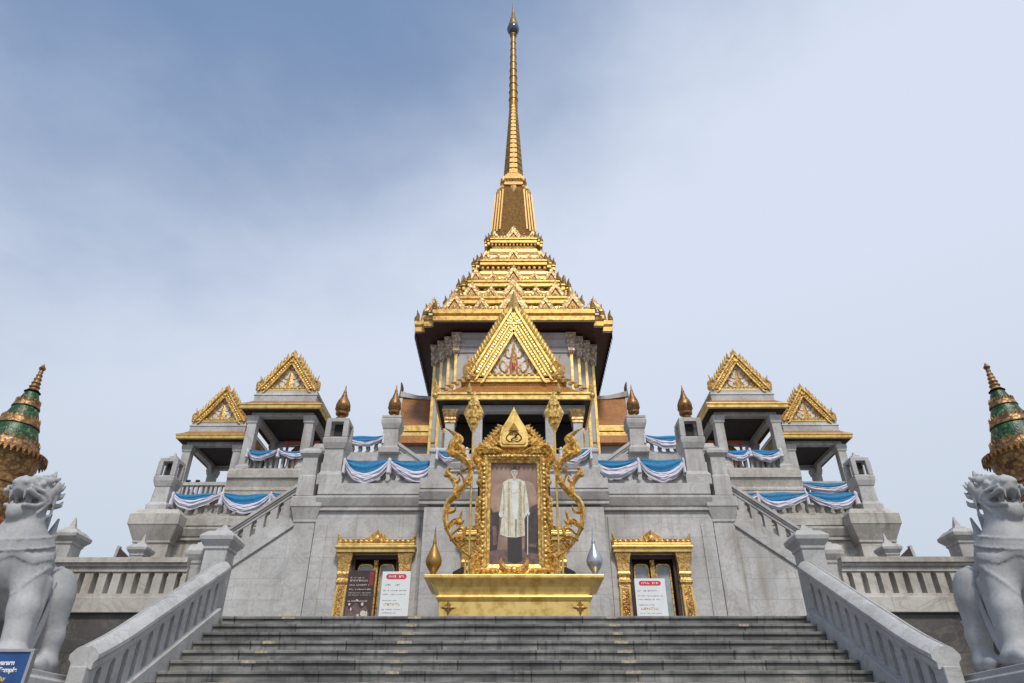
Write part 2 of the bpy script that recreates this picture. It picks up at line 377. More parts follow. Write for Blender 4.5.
def thing(name, label, cat, loc, group=None):
    o = bpy.data.objects.new(name, None); COL.objects.link(o); o.location = loc; o.empty_display_size = 0.2
    return tag(o, label, cat, group)
def tag(o, label=None, cat=None, group=None, kind=None):
    for k, v in (('label', label), ('category', cat), ('group', group), ('kind', kind)):
        if v: o[k] = v
    return o
def put(src, parent, loc, rotz=0.0, scale=1.0, mirror=False):
    """a copy of a part (and its sub-parts) placed at a world position"""
    c = src.copy(); COL.objects.link(c); c.parent = parent
    c.location = Vector(loc) - wloc(parent); c.rotation_euler = (0, 0, rotz)
    c.scale = (-scale if mirror else scale, scale, scale)
    for ch in src.children:
        d = ch.copy(); COL.objects.link(d); d.parent = c
    return c
def dup(root, loc, label=None, cat=None):
    c = root.copy(); COL.objects.link(c); c.location = loc
    if label: c['label'] = label
    for ch in list(root.children):
        d = ch.copy(); COL.objects.link(d); d.parent = c
        for g in list(ch.children):
            e = g.copy(); COL.objects.link(e); e.parent = d
    return c

ZP = 3.75                     # level of the forecourt in front of the temple
SIDES = ((-1, 'left'), (1, 'right'))
# ================================================================ ground and forecourt
g_ = MB(); g_.add([(-900, -900, 0), (900, -900, 0), (900, 900, 0), (-900, 900, 0)], [(0, 1, 2, 3)])
tag(g_.build('ground', 'paving'), kind='structure')
NST = 22; RISE = ZP / NST; RUN = 0.30; YT = 12.1; HW = 4.87
fc = MB(); fc.box(-15.5, 15.5, YT + 0.42, 44, ZP - 0.3, ZP)
tag(fc.build('forecourt', 'paving'), kind='structure')

stairs = thing('stone_staircase', 'broad flight of dirty dark granite steps leading up to the temple forecourt', 'stairs', (0, YT - NST * RUN, 0))
patch_m = MB(); patch_m.box(-0.125, 0.125, -0.004, 0.0, -0.045, 0.0)
patch_src = None
for i in range(1, NST + 1):
    y0 = YT - (NST - i) * RUN; z1 = i * RISE
    m = MB()
    m.box(-HW, HW, y0, y0 + RUN + 0.14, z1 - RISE - 0.02, z1 - 0.045)        # riser block
    m.box(-HW, HW, y0 - 0.030, y0 + RUN + (0.012 if i < NST else 0.42), z1 - 0.045, z1)   # tread slab with nosing
    st = m.build('step', 'step', stairs, bevel=0.008)
    if i > 8:
        for px_ in (-3.75 + random.uniform(-0.12, 0.12), -1.66, 1.62, 3.62 + random.uniform(-0.15, 0.15)):
            if abs(px_) > 3 and random.random() < 0.55: continue
            wd = random.uniform(0.075, 0.11)
            p = MB(); p.box(px_ - wd, px_ + wd, y0 - 0.033, y0 - 0.028, z1 - 0.042, z1 - 0.006)
            p.box(px_ - wd, px_ + wd, y0 - 0.024, y0 + 0.16, z1 + 0.001, z1 + 0.004)
            p.build('worn_patch', 'patch', st)

# ---------------------------------------------------------------- arcaded stone railings
def rail(mb, p0, p1, hs, n, th=0.16, slot=0.5, arch=True, caps=True):
    """pierced railing from p0 to p1 (x, y, z at its foot; may slope). hs = heights of base, slot foot, slot top, top of rail"""
    d = Vector((p1[0] - p0[0], p1[1] - p0[1], 0)); Ln = d.length; d.normalize(); nn = Vector((-d.y, d.x, 0)); sl = (p1[2] - p0[2]) / Ln
    def W(u, t, h): 
        q = Vector(p0) + d * u + nn * t; return (q.x, q.y, p0[2] + sl * u + h)
    def bar(h0, h1, t):
        v = [W(u, tt, h) for h in (h0, h1) for tt in (-t, t) for u in (0, Ln)]
        mb.add(v, [(0, 1, 3, 2), (4, 6, 7, 5), (0, 4, 5, 1), (2, 3, 7, 6), (0, 2, 6, 4), (1, 5, 7, 3)])
    hb, s0, s1, top = hs
    t = th / 2
    bar(hb, s0, t * 1.25)
    if caps:
        bar(s1, s1 + (top - s1) * 0.38, t * 1.0); bar(s1 + (top - s1) * 0.38, s1 + (top - s1) * 0.62, t * 1.35); bar(s1 + (top - s1) * 0.62, top, t * 1.75)
    else: bar(s1, top, t * 1.4)
    bay = Ln / n; sw = bay * slot
    for k in range(n + 1):
        a = max(0, k * bay - (bay - sw) / 2); b = min(Ln, k * bay + (bay - sw) / 2)
        if arch:
            r = sw / 2; hsp = s1 - r * 1.05
            pl = [(a, s0), (b, s0)]
            if k < n: pl += [(b + r * (1 - math.cos(q)), hsp + r * math.sin(q)) for q in (0, 0.4, 0.8, 1.2, PI / 2)]
            else: pl += [(b, s1)]
            if k > 0: pl += [(a - r * (1 - math.cos(q)), hsp + r * math.sin(q)) for q in (PI / 2, 1.2, 0.8, 0.4, 0)]
            else: pl += [(a, s1)]
        else:
            mid = (a + b) / 2; wv = (b - a) / 2
            pf = [(1, s0), (1, s0 + 0.04), (0.55, s0 + 0.07), (0.95, s0 + (s1 - s0) * 0.4), (0.5, s0 + (s1 - s0) * 0.78), (0.9, s1 - 0.03), (0.9, s1)]
            pl = [(mid + wv * q, h) for q, h in pf] + [(mid - wv * q, h) for q, h in reversed(pf)]
        nv = len(pl)
        tt = t * (0.8 if arch else 0.7)
        vs_ = [W(u, -tt, h) for u, h in pl] + [W(u, tt, h) for u, h in pl]
        mb.add(vs_, [list(range(nv)), list(range(2 * nv - 1, nv - 1, -1))] + [(i, i + nv, (i + 1) % nv + nv, (i + 1) % nv) for i in range(nv)])

def newel(mb, x, y, z0, z1, h, ch=0.5):
    """square newel with a waisted shaft, flared cap and stepped little spire"""
    c = (x, y)
    mb.sq([(h * 1.2, z0), (h * 1.2, z0 + 0.16), (h, z0 + 0.24), (h, z1 - ch), (h * 1.12, z1 - ch + 0.03), (h * 1.12, z1 - ch + 0.07), (h * 1.5, z1 - ch + 0.17),
           (h * 1.55, z1 - ch + 0.24), (h * 1.05, z1 - ch + 0.34), (h * 0.62, z1 - ch + 0.36), (h * 0.55, z1 - ch + 0.41), (h * 0.34, z1 - ch + 0.42), (h * 0.28, z1 - ch + 0.46), (0.012, z1)], c)

# balustrades of the great stair: straight slope that sweeps level at the foot
for s, side in SIDES:
    X = s * 5.04
    bal = thing('stair_balustrade', 'sloping grey stone balustrade with arched slots on the %s side of the granite steps' % side, 'balustrade', (X, 8.3, 0), 'balustrades of the great stair')
    def foot(y): return ZP + (y - YT) * RISE / RUN                # nosing line
    ys = [8.25, 8.5, 8.8, 9.15, 9.5, 12.0]
    def crown(y):                                                  # underside of hand rail, eased into level
        base = foot(y) + 0.72
        if y < 9.5:
            t = (9.5 - y) / 0.78; base += 0.06 * t * t
        return base
    yy = [8.72 + k * (12.0 - 8.72) / 30 for k in range(31)]
    for nm, prof in (('hand_rail', [(-0.13, -0.04), (-0.13, 0.03), (-0.17, 0.07), (-0.17, 0.12), (-0.11, 0.19), (-0.04, 0.22), (-0.035, 0.205), (0.035, 0.205), (0.04, 0.22), (0.11, 0.19), (0.17, 0.12), (0.17, 0.07), (0.13, 0.03), (0.13, -0.04)]),):
        hm = MB(); hm.loft([[(X + a, y, crown(y) + b) for a, b in prof] for y in yy]); hm.build('hand_rail', 'rail', bal, smooth=True, angle=30)
    pm = MB()
    n = 12; y0, y1 = 8.85, 11.95; bay = (y1 - y0) / n; sw = bay * 0.42
    for k in range(n + 1):
        a = max(y0 - 0.1, y0 + k * bay - (bay - sw) / 2); b = min(y1, y0 + k * bay + (bay - sw) / 2)
        r = sw / 2
        def up(u, dh): return (u, crown(u) - 0.04 + dh)
        pl = [(a, foot(a) + 0.16), (b, foot(b) + 0.16)]
        if k < n: pl += [up(b + r * (1 - math.cos(q)), -0.06 - r * 1.1 * (1 - math.sin(q))) for q in (0, 0.4, 0.8, 1.2, PI / 2)] + [up(b + r, 0)]
        else: pl += [up(b, 0)]
        if k > 0: pl += [up(a - r, 0)] + [up(a - r * (1 - math.cos(q)), -0.06 - r * 1.1 * (1 - math.sin(q))) for q in (PI / 2, 1.2, 0.8, 0.4, 0)]
        else: pl += [up(a, 0)]
        pm.prism(pl, X - 0.085, X + 0.085, 'x')
    pm.build('pierced_panel', 'rail', bal, bevel=0.008)
    bm_ = MB(); bm_.prism([(8.7, 0.0), (12.0, 0.0), (12.0, foot(12.0) + 0.17), (8.7, foot(8.7) + 0.17)], X - 0.16, X + 0.16, 'x'); bm_.build('string_wall', 'rail', bal, bevel=0.01)
    em = MB(); em.box(X - 0.10, X + 0.10, 8.66, 8.80, 0, crown(8.72) - 0.01); em.build('end_pier', 'rail', bal, bevel=0.015)

    nw = MB(); newel(nw, s * 5.2, 12.2, 3.6, 5.32, 0.195)
    tag(nw.build('newel_post', 'rail', None, (s * 5.2, 12.2, ZP), bevel=0.012), 'square grey stone newel with stepped cap at the head of the %s stair balustrade' % side, 'post', 'newel posts at the stair head')
    nw = MB(); newel(nw, s * 5.62, 12.42, 3.86, 5.06, 0.14, 0.42)
    tag(nw.build('newel_post', 'trim', None, (s * 5.62, 12.42, ZP), bevel=0.01), 'small stone end post where the %s terrace railing meets the big newel' % side, 'post', 'small end posts of the terrace railings')

    # side terrace: dark retaining wall, pale plinth and railing
    rw = MB(); rw.box(min(s * 5.25, s * 15.5), max(s * 5.25, s * 15.5), YT + 0.06, YT + 0.42, 0, ZP + 0.05)
    tag(rw.build('retaining_wall', 'dark_stone', None, (s * 10, YT + 0.2, 0)), 'dark stained stone retaining wall beneath the %s terrace railing' % side, 'wall')
    tr = thing('terrace_railing', 'level weathered marble railing with arched slots behind the %s lion' % side, 'balustrade', (s * 10, YT + 0.2, ZP + 0.05), 'terrace railings')
    a, b = (s * 15.4, s * 5.7) if s < 0 else (s * 5.7, s * 15.4)
    pm = MB(); rail(pm, (a, YT + 0.2, ZP), (b, YT + 0.2, ZP), (0.30, 0.38, 0.75, 0.98), 40, 0.22, 0.42); pm.build('pierced_railing', 'warm', tr, bevel=0.008)
    pm = MB(); pm.box(a, b, YT - 0.02, YT + 0.46, ZP + 0.06, ZP + 0.31); pm.build('plinth', 'warm', tr, bevel=0.01)
    # return railing along the outer edge of the forecourt with its two capped posts
    rr = MB(); ya, yb = (13.0, 24.0)
    rail(rr, (s * 10.9, 15.2, ZP), (s * 10.9, 26, ZP), (0.0, 0.35, 0.78, 0.98), 30, 0.2, 0.44)
    tag(rr.build('side_railing', 'trim', None, (s * 10.9, 18, ZP)), 'marble railing running back along the %s edge of the forecourt' % side, 'balustrade', 'side railings')
    for (yy_, hh, zz, xx) in ((14.9, 0.215, 6.32, 9.72), (19.2, 0.18, 7.2, 10.4)):
        nw = MB(); newel(nw, s * xx, yy_, ZP, zz, hh, 0.66)
        tag(nw.build('capped_post', 'trim', None, (s * xx, yy_, ZP), bevel=0.012), ('larger' if yy_ < 16 else 'smaller, farther') + ' square marble post with pointed cap showing above the %s terrace railing' % side, 'post', 'capped posts on the forecourt edge')
    bd = thing('dark_panel', 'small dark tilted panel propped behind the %s terrace railing' % side, 'panel', (s * 9.6, 17.2, ZP), 'tilted panels')
    bm_ = MB(); bm_.prism([(s * 9.15, 5.45), (s * 9.95, 5.45), (s * 9.88, 6.28), (s * 9.15, 5.72)], 17.2, 17.26); bm_.build('board', 'brown_board', bd)
    bm_ = MB(); bm_.box(s * 9.5 - 0.04, s * 9.5 + 0.04, 17.27, 17.33, ZP, 5.7); bm_.build('post', 'black', bd)
    bm_ = MB(); bm_.prism([(s * 9.95, 5.43), (s * 10.0, 5.43), (s * 9.93, 6.33), (s * 9.86, 6.31)], 17.18, 17.28); bm_.build('edge_strip', 'trim', bd)

# ================================================================ the temple
D = 28.0
temple = thing('golden_spired_temple', 'tall white marble temple with tiered golden roof and needle spire', 'temple', (0, 28, ZP))

def cornice(mb, x0, x1, y, z, k=1.0, ends=True):
    """moulded marble cornice along x, front face at y, crown at z (0.75 m tall)"""
    pr = [(0.0, 0.0), (-0.10, 0.0), (-0.10, -0.30), (-0.045, -0.30), (-0.045, -0.33), (-0.16, -0.36), (-0.16, -0.42), (-0.07, -0.62), (-0.03, -0.62), (-0.03, -0.66), (-0.07, -0.68), (-0.07, -0.74), (0.0, -0.76)]
    mb.prism([(y + a * k, z + b * k) for a, b in pr], x0, x1, 'x')

# first storey front with three door openings
fw = MB(); DX, DW, DT = 3.58, 0.62, 6.30
for x0, x1 in ((-5.3, -DX - DW), (-DX + DW, -2.35), (2.35, DX - DW), (DX + DW, 5.3)): fw.box(x0, x1, 18.0, 18.4, 3.7, 7.46)
for s in (-1, 1): fw.box(s * DX - DW, s * DX + DW, 18.0, 18.4, DT, 7.46)
fw.box(-5.3, 5.3, 18.7, 20.8, 3.7, 8.196)
fw.box(-5.3, 5.3, 18.0, 18.7, 7.46, 8.192)
for s in (-1, 1):                      # raised panel borders beside the doors
    a, b = sorted((s * 2.5, s * 2.72)); fw.box(a, b, 17.96, 18.0, 3.7, 7.30)
    a, b = sorted((s * 4.96, s * 5.24)); fw.box(a, b, 17.965, 18.0, 3.7, 7.10)
fw.build('lower_wall', 'marble', temple, bevel=0.01)
cn = MB(); cornice(cn, -5.34, 5.34, 17.99, 8.21); cn.build('lower_cornice', 'trim', temple, bevel=0.006)
# projecting portal bay behind the portrait
pb = MB()
pb.box(-2.35, -0.95, 17.45, 18.4, 3.7, 7.4); pb.box(0.95, 2.35, 17.45, 18.4, 3.7, 7.4); pb.box(-0.95, 0.95, 17.45, 18.4, 6.7, 7.4)
pb.box(-2.3, 2.3, 17.55, 18.7, 7.4, 8.22)
pb.build('portal_bay', 'marble', temple, bevel=0.01)
cn = MB(); cornice(cn, -2.5, 2.5, 17.46, 8.17, 0.95); cn.build('portal_cornice', 'trim', temple, bevel=0.006)

# side wings, a step behind, and the level-B blocks behind them
for s in (-1, 1):
    a, b = sorted((s * 5.3, s * 11.25))
    wg = MB(); wg.box(a, b, 20.8, 21.4, 3.7, 8.18); wg.build('wing_wall', 'warm', temple, bevel=0.01)
    wg = MB(); cornice(wg, a, b, 20.79, 8.2); wg.build('wing_cornice', 'warm', temple, bevel=0.006)
    wp = MB(); c = (s * 10.83, 20.95)
    wp.sq([(0.62, 3.7), (0.62, 4.1), (0.52, 4.2), (0.52, 7.28), (0.56, 7.3), (0.56, 7.36), (0.74, 7.78), (0.76, 7.8), (0.76, 8.12), (0.70, 8.16), (0.60, 8.3)], c)
    wp.build('corner_pier', 'warm', temple, bevel=0.01)
    # short pilaster with a bracket where the lateral stair meets the front
    sp = MB(); sp.sq([(0.28, 3.7), (0.28, 7.15), (0.31, 7.18), (0.31, 7.24), (0.40, 7.55), (0.42, 7.57), (0.42, 7.84), (0.30, 7.9)], (s * 5.6, 18.3)); sp.build('bracket_pier', 'trim', temple, bevel=0.01)
slab = MB(); slab.box(-11.3, 11.3, 21.4, 36, 7.9, 8.18); slab.build('first_terrace', 'paving', temple)
lb = MB(); lb.box(-5.9, 5.9, 20.95, 36, 8.18, 10.28); lb.build('upper_base_wall', 'marble', temple, bevel=0.01)
lc = MB(); cornice(lc, -5.92, 5.92, 20.94, 10.31, 0.8); lc.build('upper_base_cornice', 'trim', temple, bevel=0.006)

# lateral stairs descending outwards on both sides of the front
for s, side in SIDES:
    sp = MB()
    def zt(x): return 8.42 - 0.75 * (abs(x) - 5.75)
    xs = (5.86, 8.1)
    sp.prism([(s * xs[0], 3.7), (s * xs[1], 3.7), (s * xs[1], zt(xs[1]) - 0.92), (s * xs[0], zt(xs[0]) - 0.92)], 18.06, 18.4)
    sp.prism([(s * xs[0], zt(xs[0]) - 1.25), (s * xs[1], zt(xs[1]) - 1.25), (s * xs[1], zt(xs[1]) - 1.17), (s * xs[0], zt(xs[0]) - 1.17)], 18.0, 18.06)
    sp.build('stair_wall', 'marble', temple, bevel=0.008)
    sr = MB()
    p0, p1 = (s * 5.86, 18.2, zt(5.86) - 0.95), (s * 8.1, 18.2, zt(8.1) - 0.95)
    rail(sr, p0, p1, (0.02, 0.28, 0.70, 0.95), 7, 0.2, 0.42)
    tag(sr.build('stair_railing', 'trim', None, (s * 7, 18.2, 6), bevel=0.006), 'sloping marble railing of the side stair beside the %s door' % side, 'balustrade', 'railings of the side stairs')
    nw = MB(); nw.sq([(0.24, 7.9), (0.24, 8.45), (0.21, 8.5), (0.21, 9.02), (0.25, 9.06), (0.30, 9.12), (0.30, 9.2), (0.2, 9.3), (0.02, 9.33)], (s * 5.72, 18.22))
    tag(nw.build('stair_newel', 'trim', None, (s * 5.72, 18.22, 7.9), bevel=0.01), 'plain marble newel at the top of the side stair above the %s door' % side, 'post', 'newels of the side stairs')
    nw = MB(); newel(nw, s * 8.25, 18.2, ZP, 6.75, 0.19, 0.5)
    tag(nw.build('stair_foot_post', 'trim', None, (s * 8.25, 18.2, ZP), bevel=0.01), 'marble post at the foot of the side stair railing on the %s' % side, 'post', 'foot posts of the side stairs')

# ---------------------------------------------------------------- doors
def door(xc, y, half, top, big=1.0, full=True):
    """gilded door surround, dark recess and two glazed leaves"""
    z0 = ZP
    bk = MB(); bk.box(xc - half - 0.0, xc + half + 0.0, y + 0.34, y + 0.38, z0, top)
    y -= 0.14
    d = bk.build('door', 'wood', temple)
    fr = MB(); fr.box(xc - half, xc - half + 0.09, y + 0.16, y + 0.34, z0, top); fr.box(xc + half - 0.09, xc + half, y + 0.16, y + 0.34, z0, top); fr.box(xc - half + 0.09, xc + half - 0.09, y + 0.16, y + 0.34, top - 0.10, top); fr.build('door_frame', 'wood', d)
    st = MB(); st.box(xc - 0.055, xc + 0.055, y + 0.22, y + 0.335, z0, top - 0.11); st.ball((xc, y + 0.21, top - 0.2), (0.06, 0.04, 0.09)); st.build('gilt_stile', 'gold_fine', d)
    for s in (-1, 1):
        a, b = sorted((xc + s * 0.09, xc + s * (half - 0.15)))
        gl = MB(); tz = top - 0.20
        arch = lambda q: [(a + q, z0 + 0.9 + q), (b - q, z0 + 0.9 + q), (b - q, tz - 0.12), (b - q - 0.03, tz - 0.03 - q), (b - q - 0.09, tz - q), (a + q + 0.09, tz - q), (a + q + 0.03, tz - 0.03 - q), (a + q, tz - 0.12)]
        gl.prism(arch(0.0), y + 0.325, y + 0.335); gl.build('glass_pane', 'glass', d)
        ed = MB(); o_, i_ = arch(-0.008), arch(0.028); n = len(o_)
        ed.add([(u, y + 0.30, v) for u, v in o_] + [(u, y + 0.30, v) for u, v in i_] + [(u, y + 0.33, v) for u, v in o_] + [(u, y + 0.33, v) for u, v in i_],
               [(k, (k + 1) % n, n + (k + 1) % n, n + k) for k in range(n)] + [(k, 2 * n + k, 2 * n + (k + 1) % n, (k + 1) % n) for k in range(n)] + [(n + k, n + (k + 1) % n, 3 * n + (k + 1) % n, 3 * n + k) for k in range(n)])
        ed.build('glazing_bead', 'gold_fine', d)
    y += 0.14
    # surround
    sr = MB(); k = big
    capz = top + 0.12 * k
    sr.box(xc - half - 0.40 * k, xc + half + 0.40 * k, y - 0.22, y + 0.0, top + 0.02, capz)
    sr.box(xc - half - 0.43 * k, xc + half + 0.43 * k, y - 0.27, y + 0.0, capz, capz + 0.06)
    sr.box(xc - half - 0.38 * k, xc + half + 0.38 * k, y - 0.235, y + 0.0, capz + 0.06, capz + 0.13)
    sur = sr.build('door_surround', 'gold', temple, bevel=0.012)
    for s in (-1, 1):
        jx = xc + s * (half + 0.16 * k); j2 = xc + s * (half + 0.20 * k)
        jm = MB()
        def ring(cx, h, z, dy): return [(cx - h, y - dy, z), (cx + h, y - dy, z), (cx + h, y, z), (cx - h, y, z)]
        jm.loft([ring(j2, 0.19 * k, z0, 0.16), ring(j2, 0.19 * k, z0 + 0.15, 0.16), ring(j2, 0.16 * k, z0 + 0.2, 0.12), ring(jx, 0.145 * k, top - 0.75, 0.10), ring(jx, 0.165 * k, top - 0.72, 0.14), ring(jx, 0.165 * k, top - 0.66, 0.14), ring(jx, 0.13 * k, top - 0.6, 0.10),
                 ring(jx, 0.17 * k, top - 0.5, 0.14), ring(jx, 0.15 * k, top - 0.44, 0.12), ring(jx, 0.16 * k, top - 0.25, 0.13), ring(jx, 0.21 * k, top + 0.015, 0.19)])
        jm.build('jamb', 'gold_fine', sur, bevel=0.01)
        im = MB(); im.loft([ring(j2, 0.085 * k, z0 + 0.25, 0.135), ring(jx, 0.075 * k, top - 0.8, 0.115)]); im.build('mosaic_inlay', 'jamb', sur)
        for e in (-1, 1):
            rm = MB(); rm.loft([ring(j2 + e * 0.125 * k, 0.028 * k, z0 + 0.25, 0.15), ring(jx + e * 0.11 * k, 0.025 * k, top - 0.8, 0.13)]); rm.build('gilt_fillet', 'gold', sur)
    cr = MB(); cz = capz + 0.13; hw = half + 0.36 * k
    for q in range(15):
        u = -1 + 2 * q / 14; hh = (0.09 + 0.03 * math.cos(u * 9)) * k
        if abs(u) > 0.25: cr.flame(xc + u * hw, cz - 0.01, y - 0.13, hh + 0.02, 0.12 * k, -0.8 if u < 0 else 0.8, 0.05)
        cr.ball((xc + u * hw * 0.97, y - 0.16, cz + 0.05), (0.075 * k, 0.06, 0.06 * k), 8, 5)
    cr.prism([(xc - hw, cz - 0.01), (xc + hw, cz - 0.01), (xc + hw, cz + 0.10 * k), (xc + hw * 0.6, cz + 0.06 * k), (xc + 0.3 * k, cz + 0.15 * k), (xc, cz + 0.36 * k), (xc - 0.3 * k, cz + 0.15 * k), (xc - hw * 0.6, cz + 0.06 * k), (xc - hw, cz + 0.10 * k)], y - 0.12, y - 0.02)
    for q in range(9):
        u = -1 + 2 * q / 8
        for e in (-1, 1): cr.ribbon([(xc + e * (0.32 + 0.07 * q) * k, cz + 0.02), (xc + e * (0.36 + 0.07 * q) * k, cz + 0.09 * k), (xc + e * (0.31 + 0.07 * q) * k, cz + 0.12 * k)], [0.05, 0.06, 0.01], y - 0.14, 0.05) if (0.36 + 0.07 * q) * k < hw else None
    for q in range(7):
        u = -1 + 2 * q / 6; cr.flame(xc + u * 0.26 * k, cz + 0.04 * k * (1 - abs(u)), y - 0.14, (0.12 + 0.22 * (1 - abs(u))) * k, 0.17 * k, u * 0.3, 0.08)
    cr.ball((xc, y - 0.19, cz + 0.12 * k), (0.1 * k, 0.06, 0.12 * k))
    for s in (-1, 1): cr.flame(xc + s * (hw + 0.0), cz - 0.02, y - 0.15, 0.30 * k, 0.15 * k, s * 0.3, 0.07)
    cr.build('carved_crest', 'gold_fine', sur, smooth=True, angle=50)
door(-DX, 18.0, DW, DT); door(DX, 18.0, DW, DT); door(0, 17.45, 0.95, 6.45, 1.15)

# ---------------------------------------------------------------- upper temple (redented square plan)
def redent(W, n, st, y0=D, x0=0.0):
    """square of half width W whose four corners are stepped back n times"""
    q = [(W, W - n * st)]
    for k in range(n):
        x = W - (k + 1) * st
        q.append((x, W - (n - k) * st)); q.append((x, W - (n - k - 1) * st))
    pts = []
    for r in range(4):
        for x, y in q:
            a, b = x, y
            for _ in range(r): a, b = -b, a
            pts.append((x0 + a, y0 + b))
    return pts
def rloft(mb, prof, n, fr):
    mb.loft([[(x, y, z) for x, y in redent(W, n, W * fr)] for W, z in prof])

cw = MB(); CW = 3.42; NST_, FR = 3, 0.098
rloft(cw, [(CW + 0.35, 10.25), (CW + 0.35, 10.7), (CW + 0.22, 10.8), (CW + 0.22, 11.0), (CW, 11.2), (CW, 16.35), (CW + 0.05, 16.4), (CW + 0.05, 17.3)], NST_, FR)
cw.build('shrine_wall', 'cella', temple)
fz = MB(); rloft(fz, [(CW + 0.06, 16.62), (CW + 0.11, 16.66), (CW + 0.11, 16.74), (CW + 0.06, 16.78)], NST_, FR); rloft(fz, [(CW + 0.06, 17.02), (CW + 0.16, 17.1), (CW + 0.16, 17.3), (CW + 0.06, 17.34)], NST_, FR); fz.build('wall_frieze', 'cella', temple)
# pilasters at every salient corner: gilt arrises and a carved capital
st = CW * FR
for s in (-1, 1):
    for k in range(NST_ + 1):
        cx, cy = s * (CW - k * st), D - (CW - (NST_ - k) * st)
        p = MB(); p.box(cx - 0.055, cx + 0.055, cy - 0.055, cy + 0.055, 11.25, 16.5); pil = p.build('pilaster', 'gold', temple)
        p = MB(); h = 0.10
        p.sq([(h * 0.9, 16.36), (h * 1.5, 16.44), (h * 1.25, 16.6), (h * 1.7, 16.67), (h * 1.45, 16.82), (h * 1.9, 16.9), (h * 1.6, 17.06), (h * 2.15, 17.16), (h * 2.15, 17.3)], (cx, cy))
        for e in (-1, 0, 1): p.flame(cx + e * 0.09, 16.45, cy - 0.12, 0.16, 0.08, 0, 0.03, (0, -1))
        p.build('capital', 'silvered', pil)
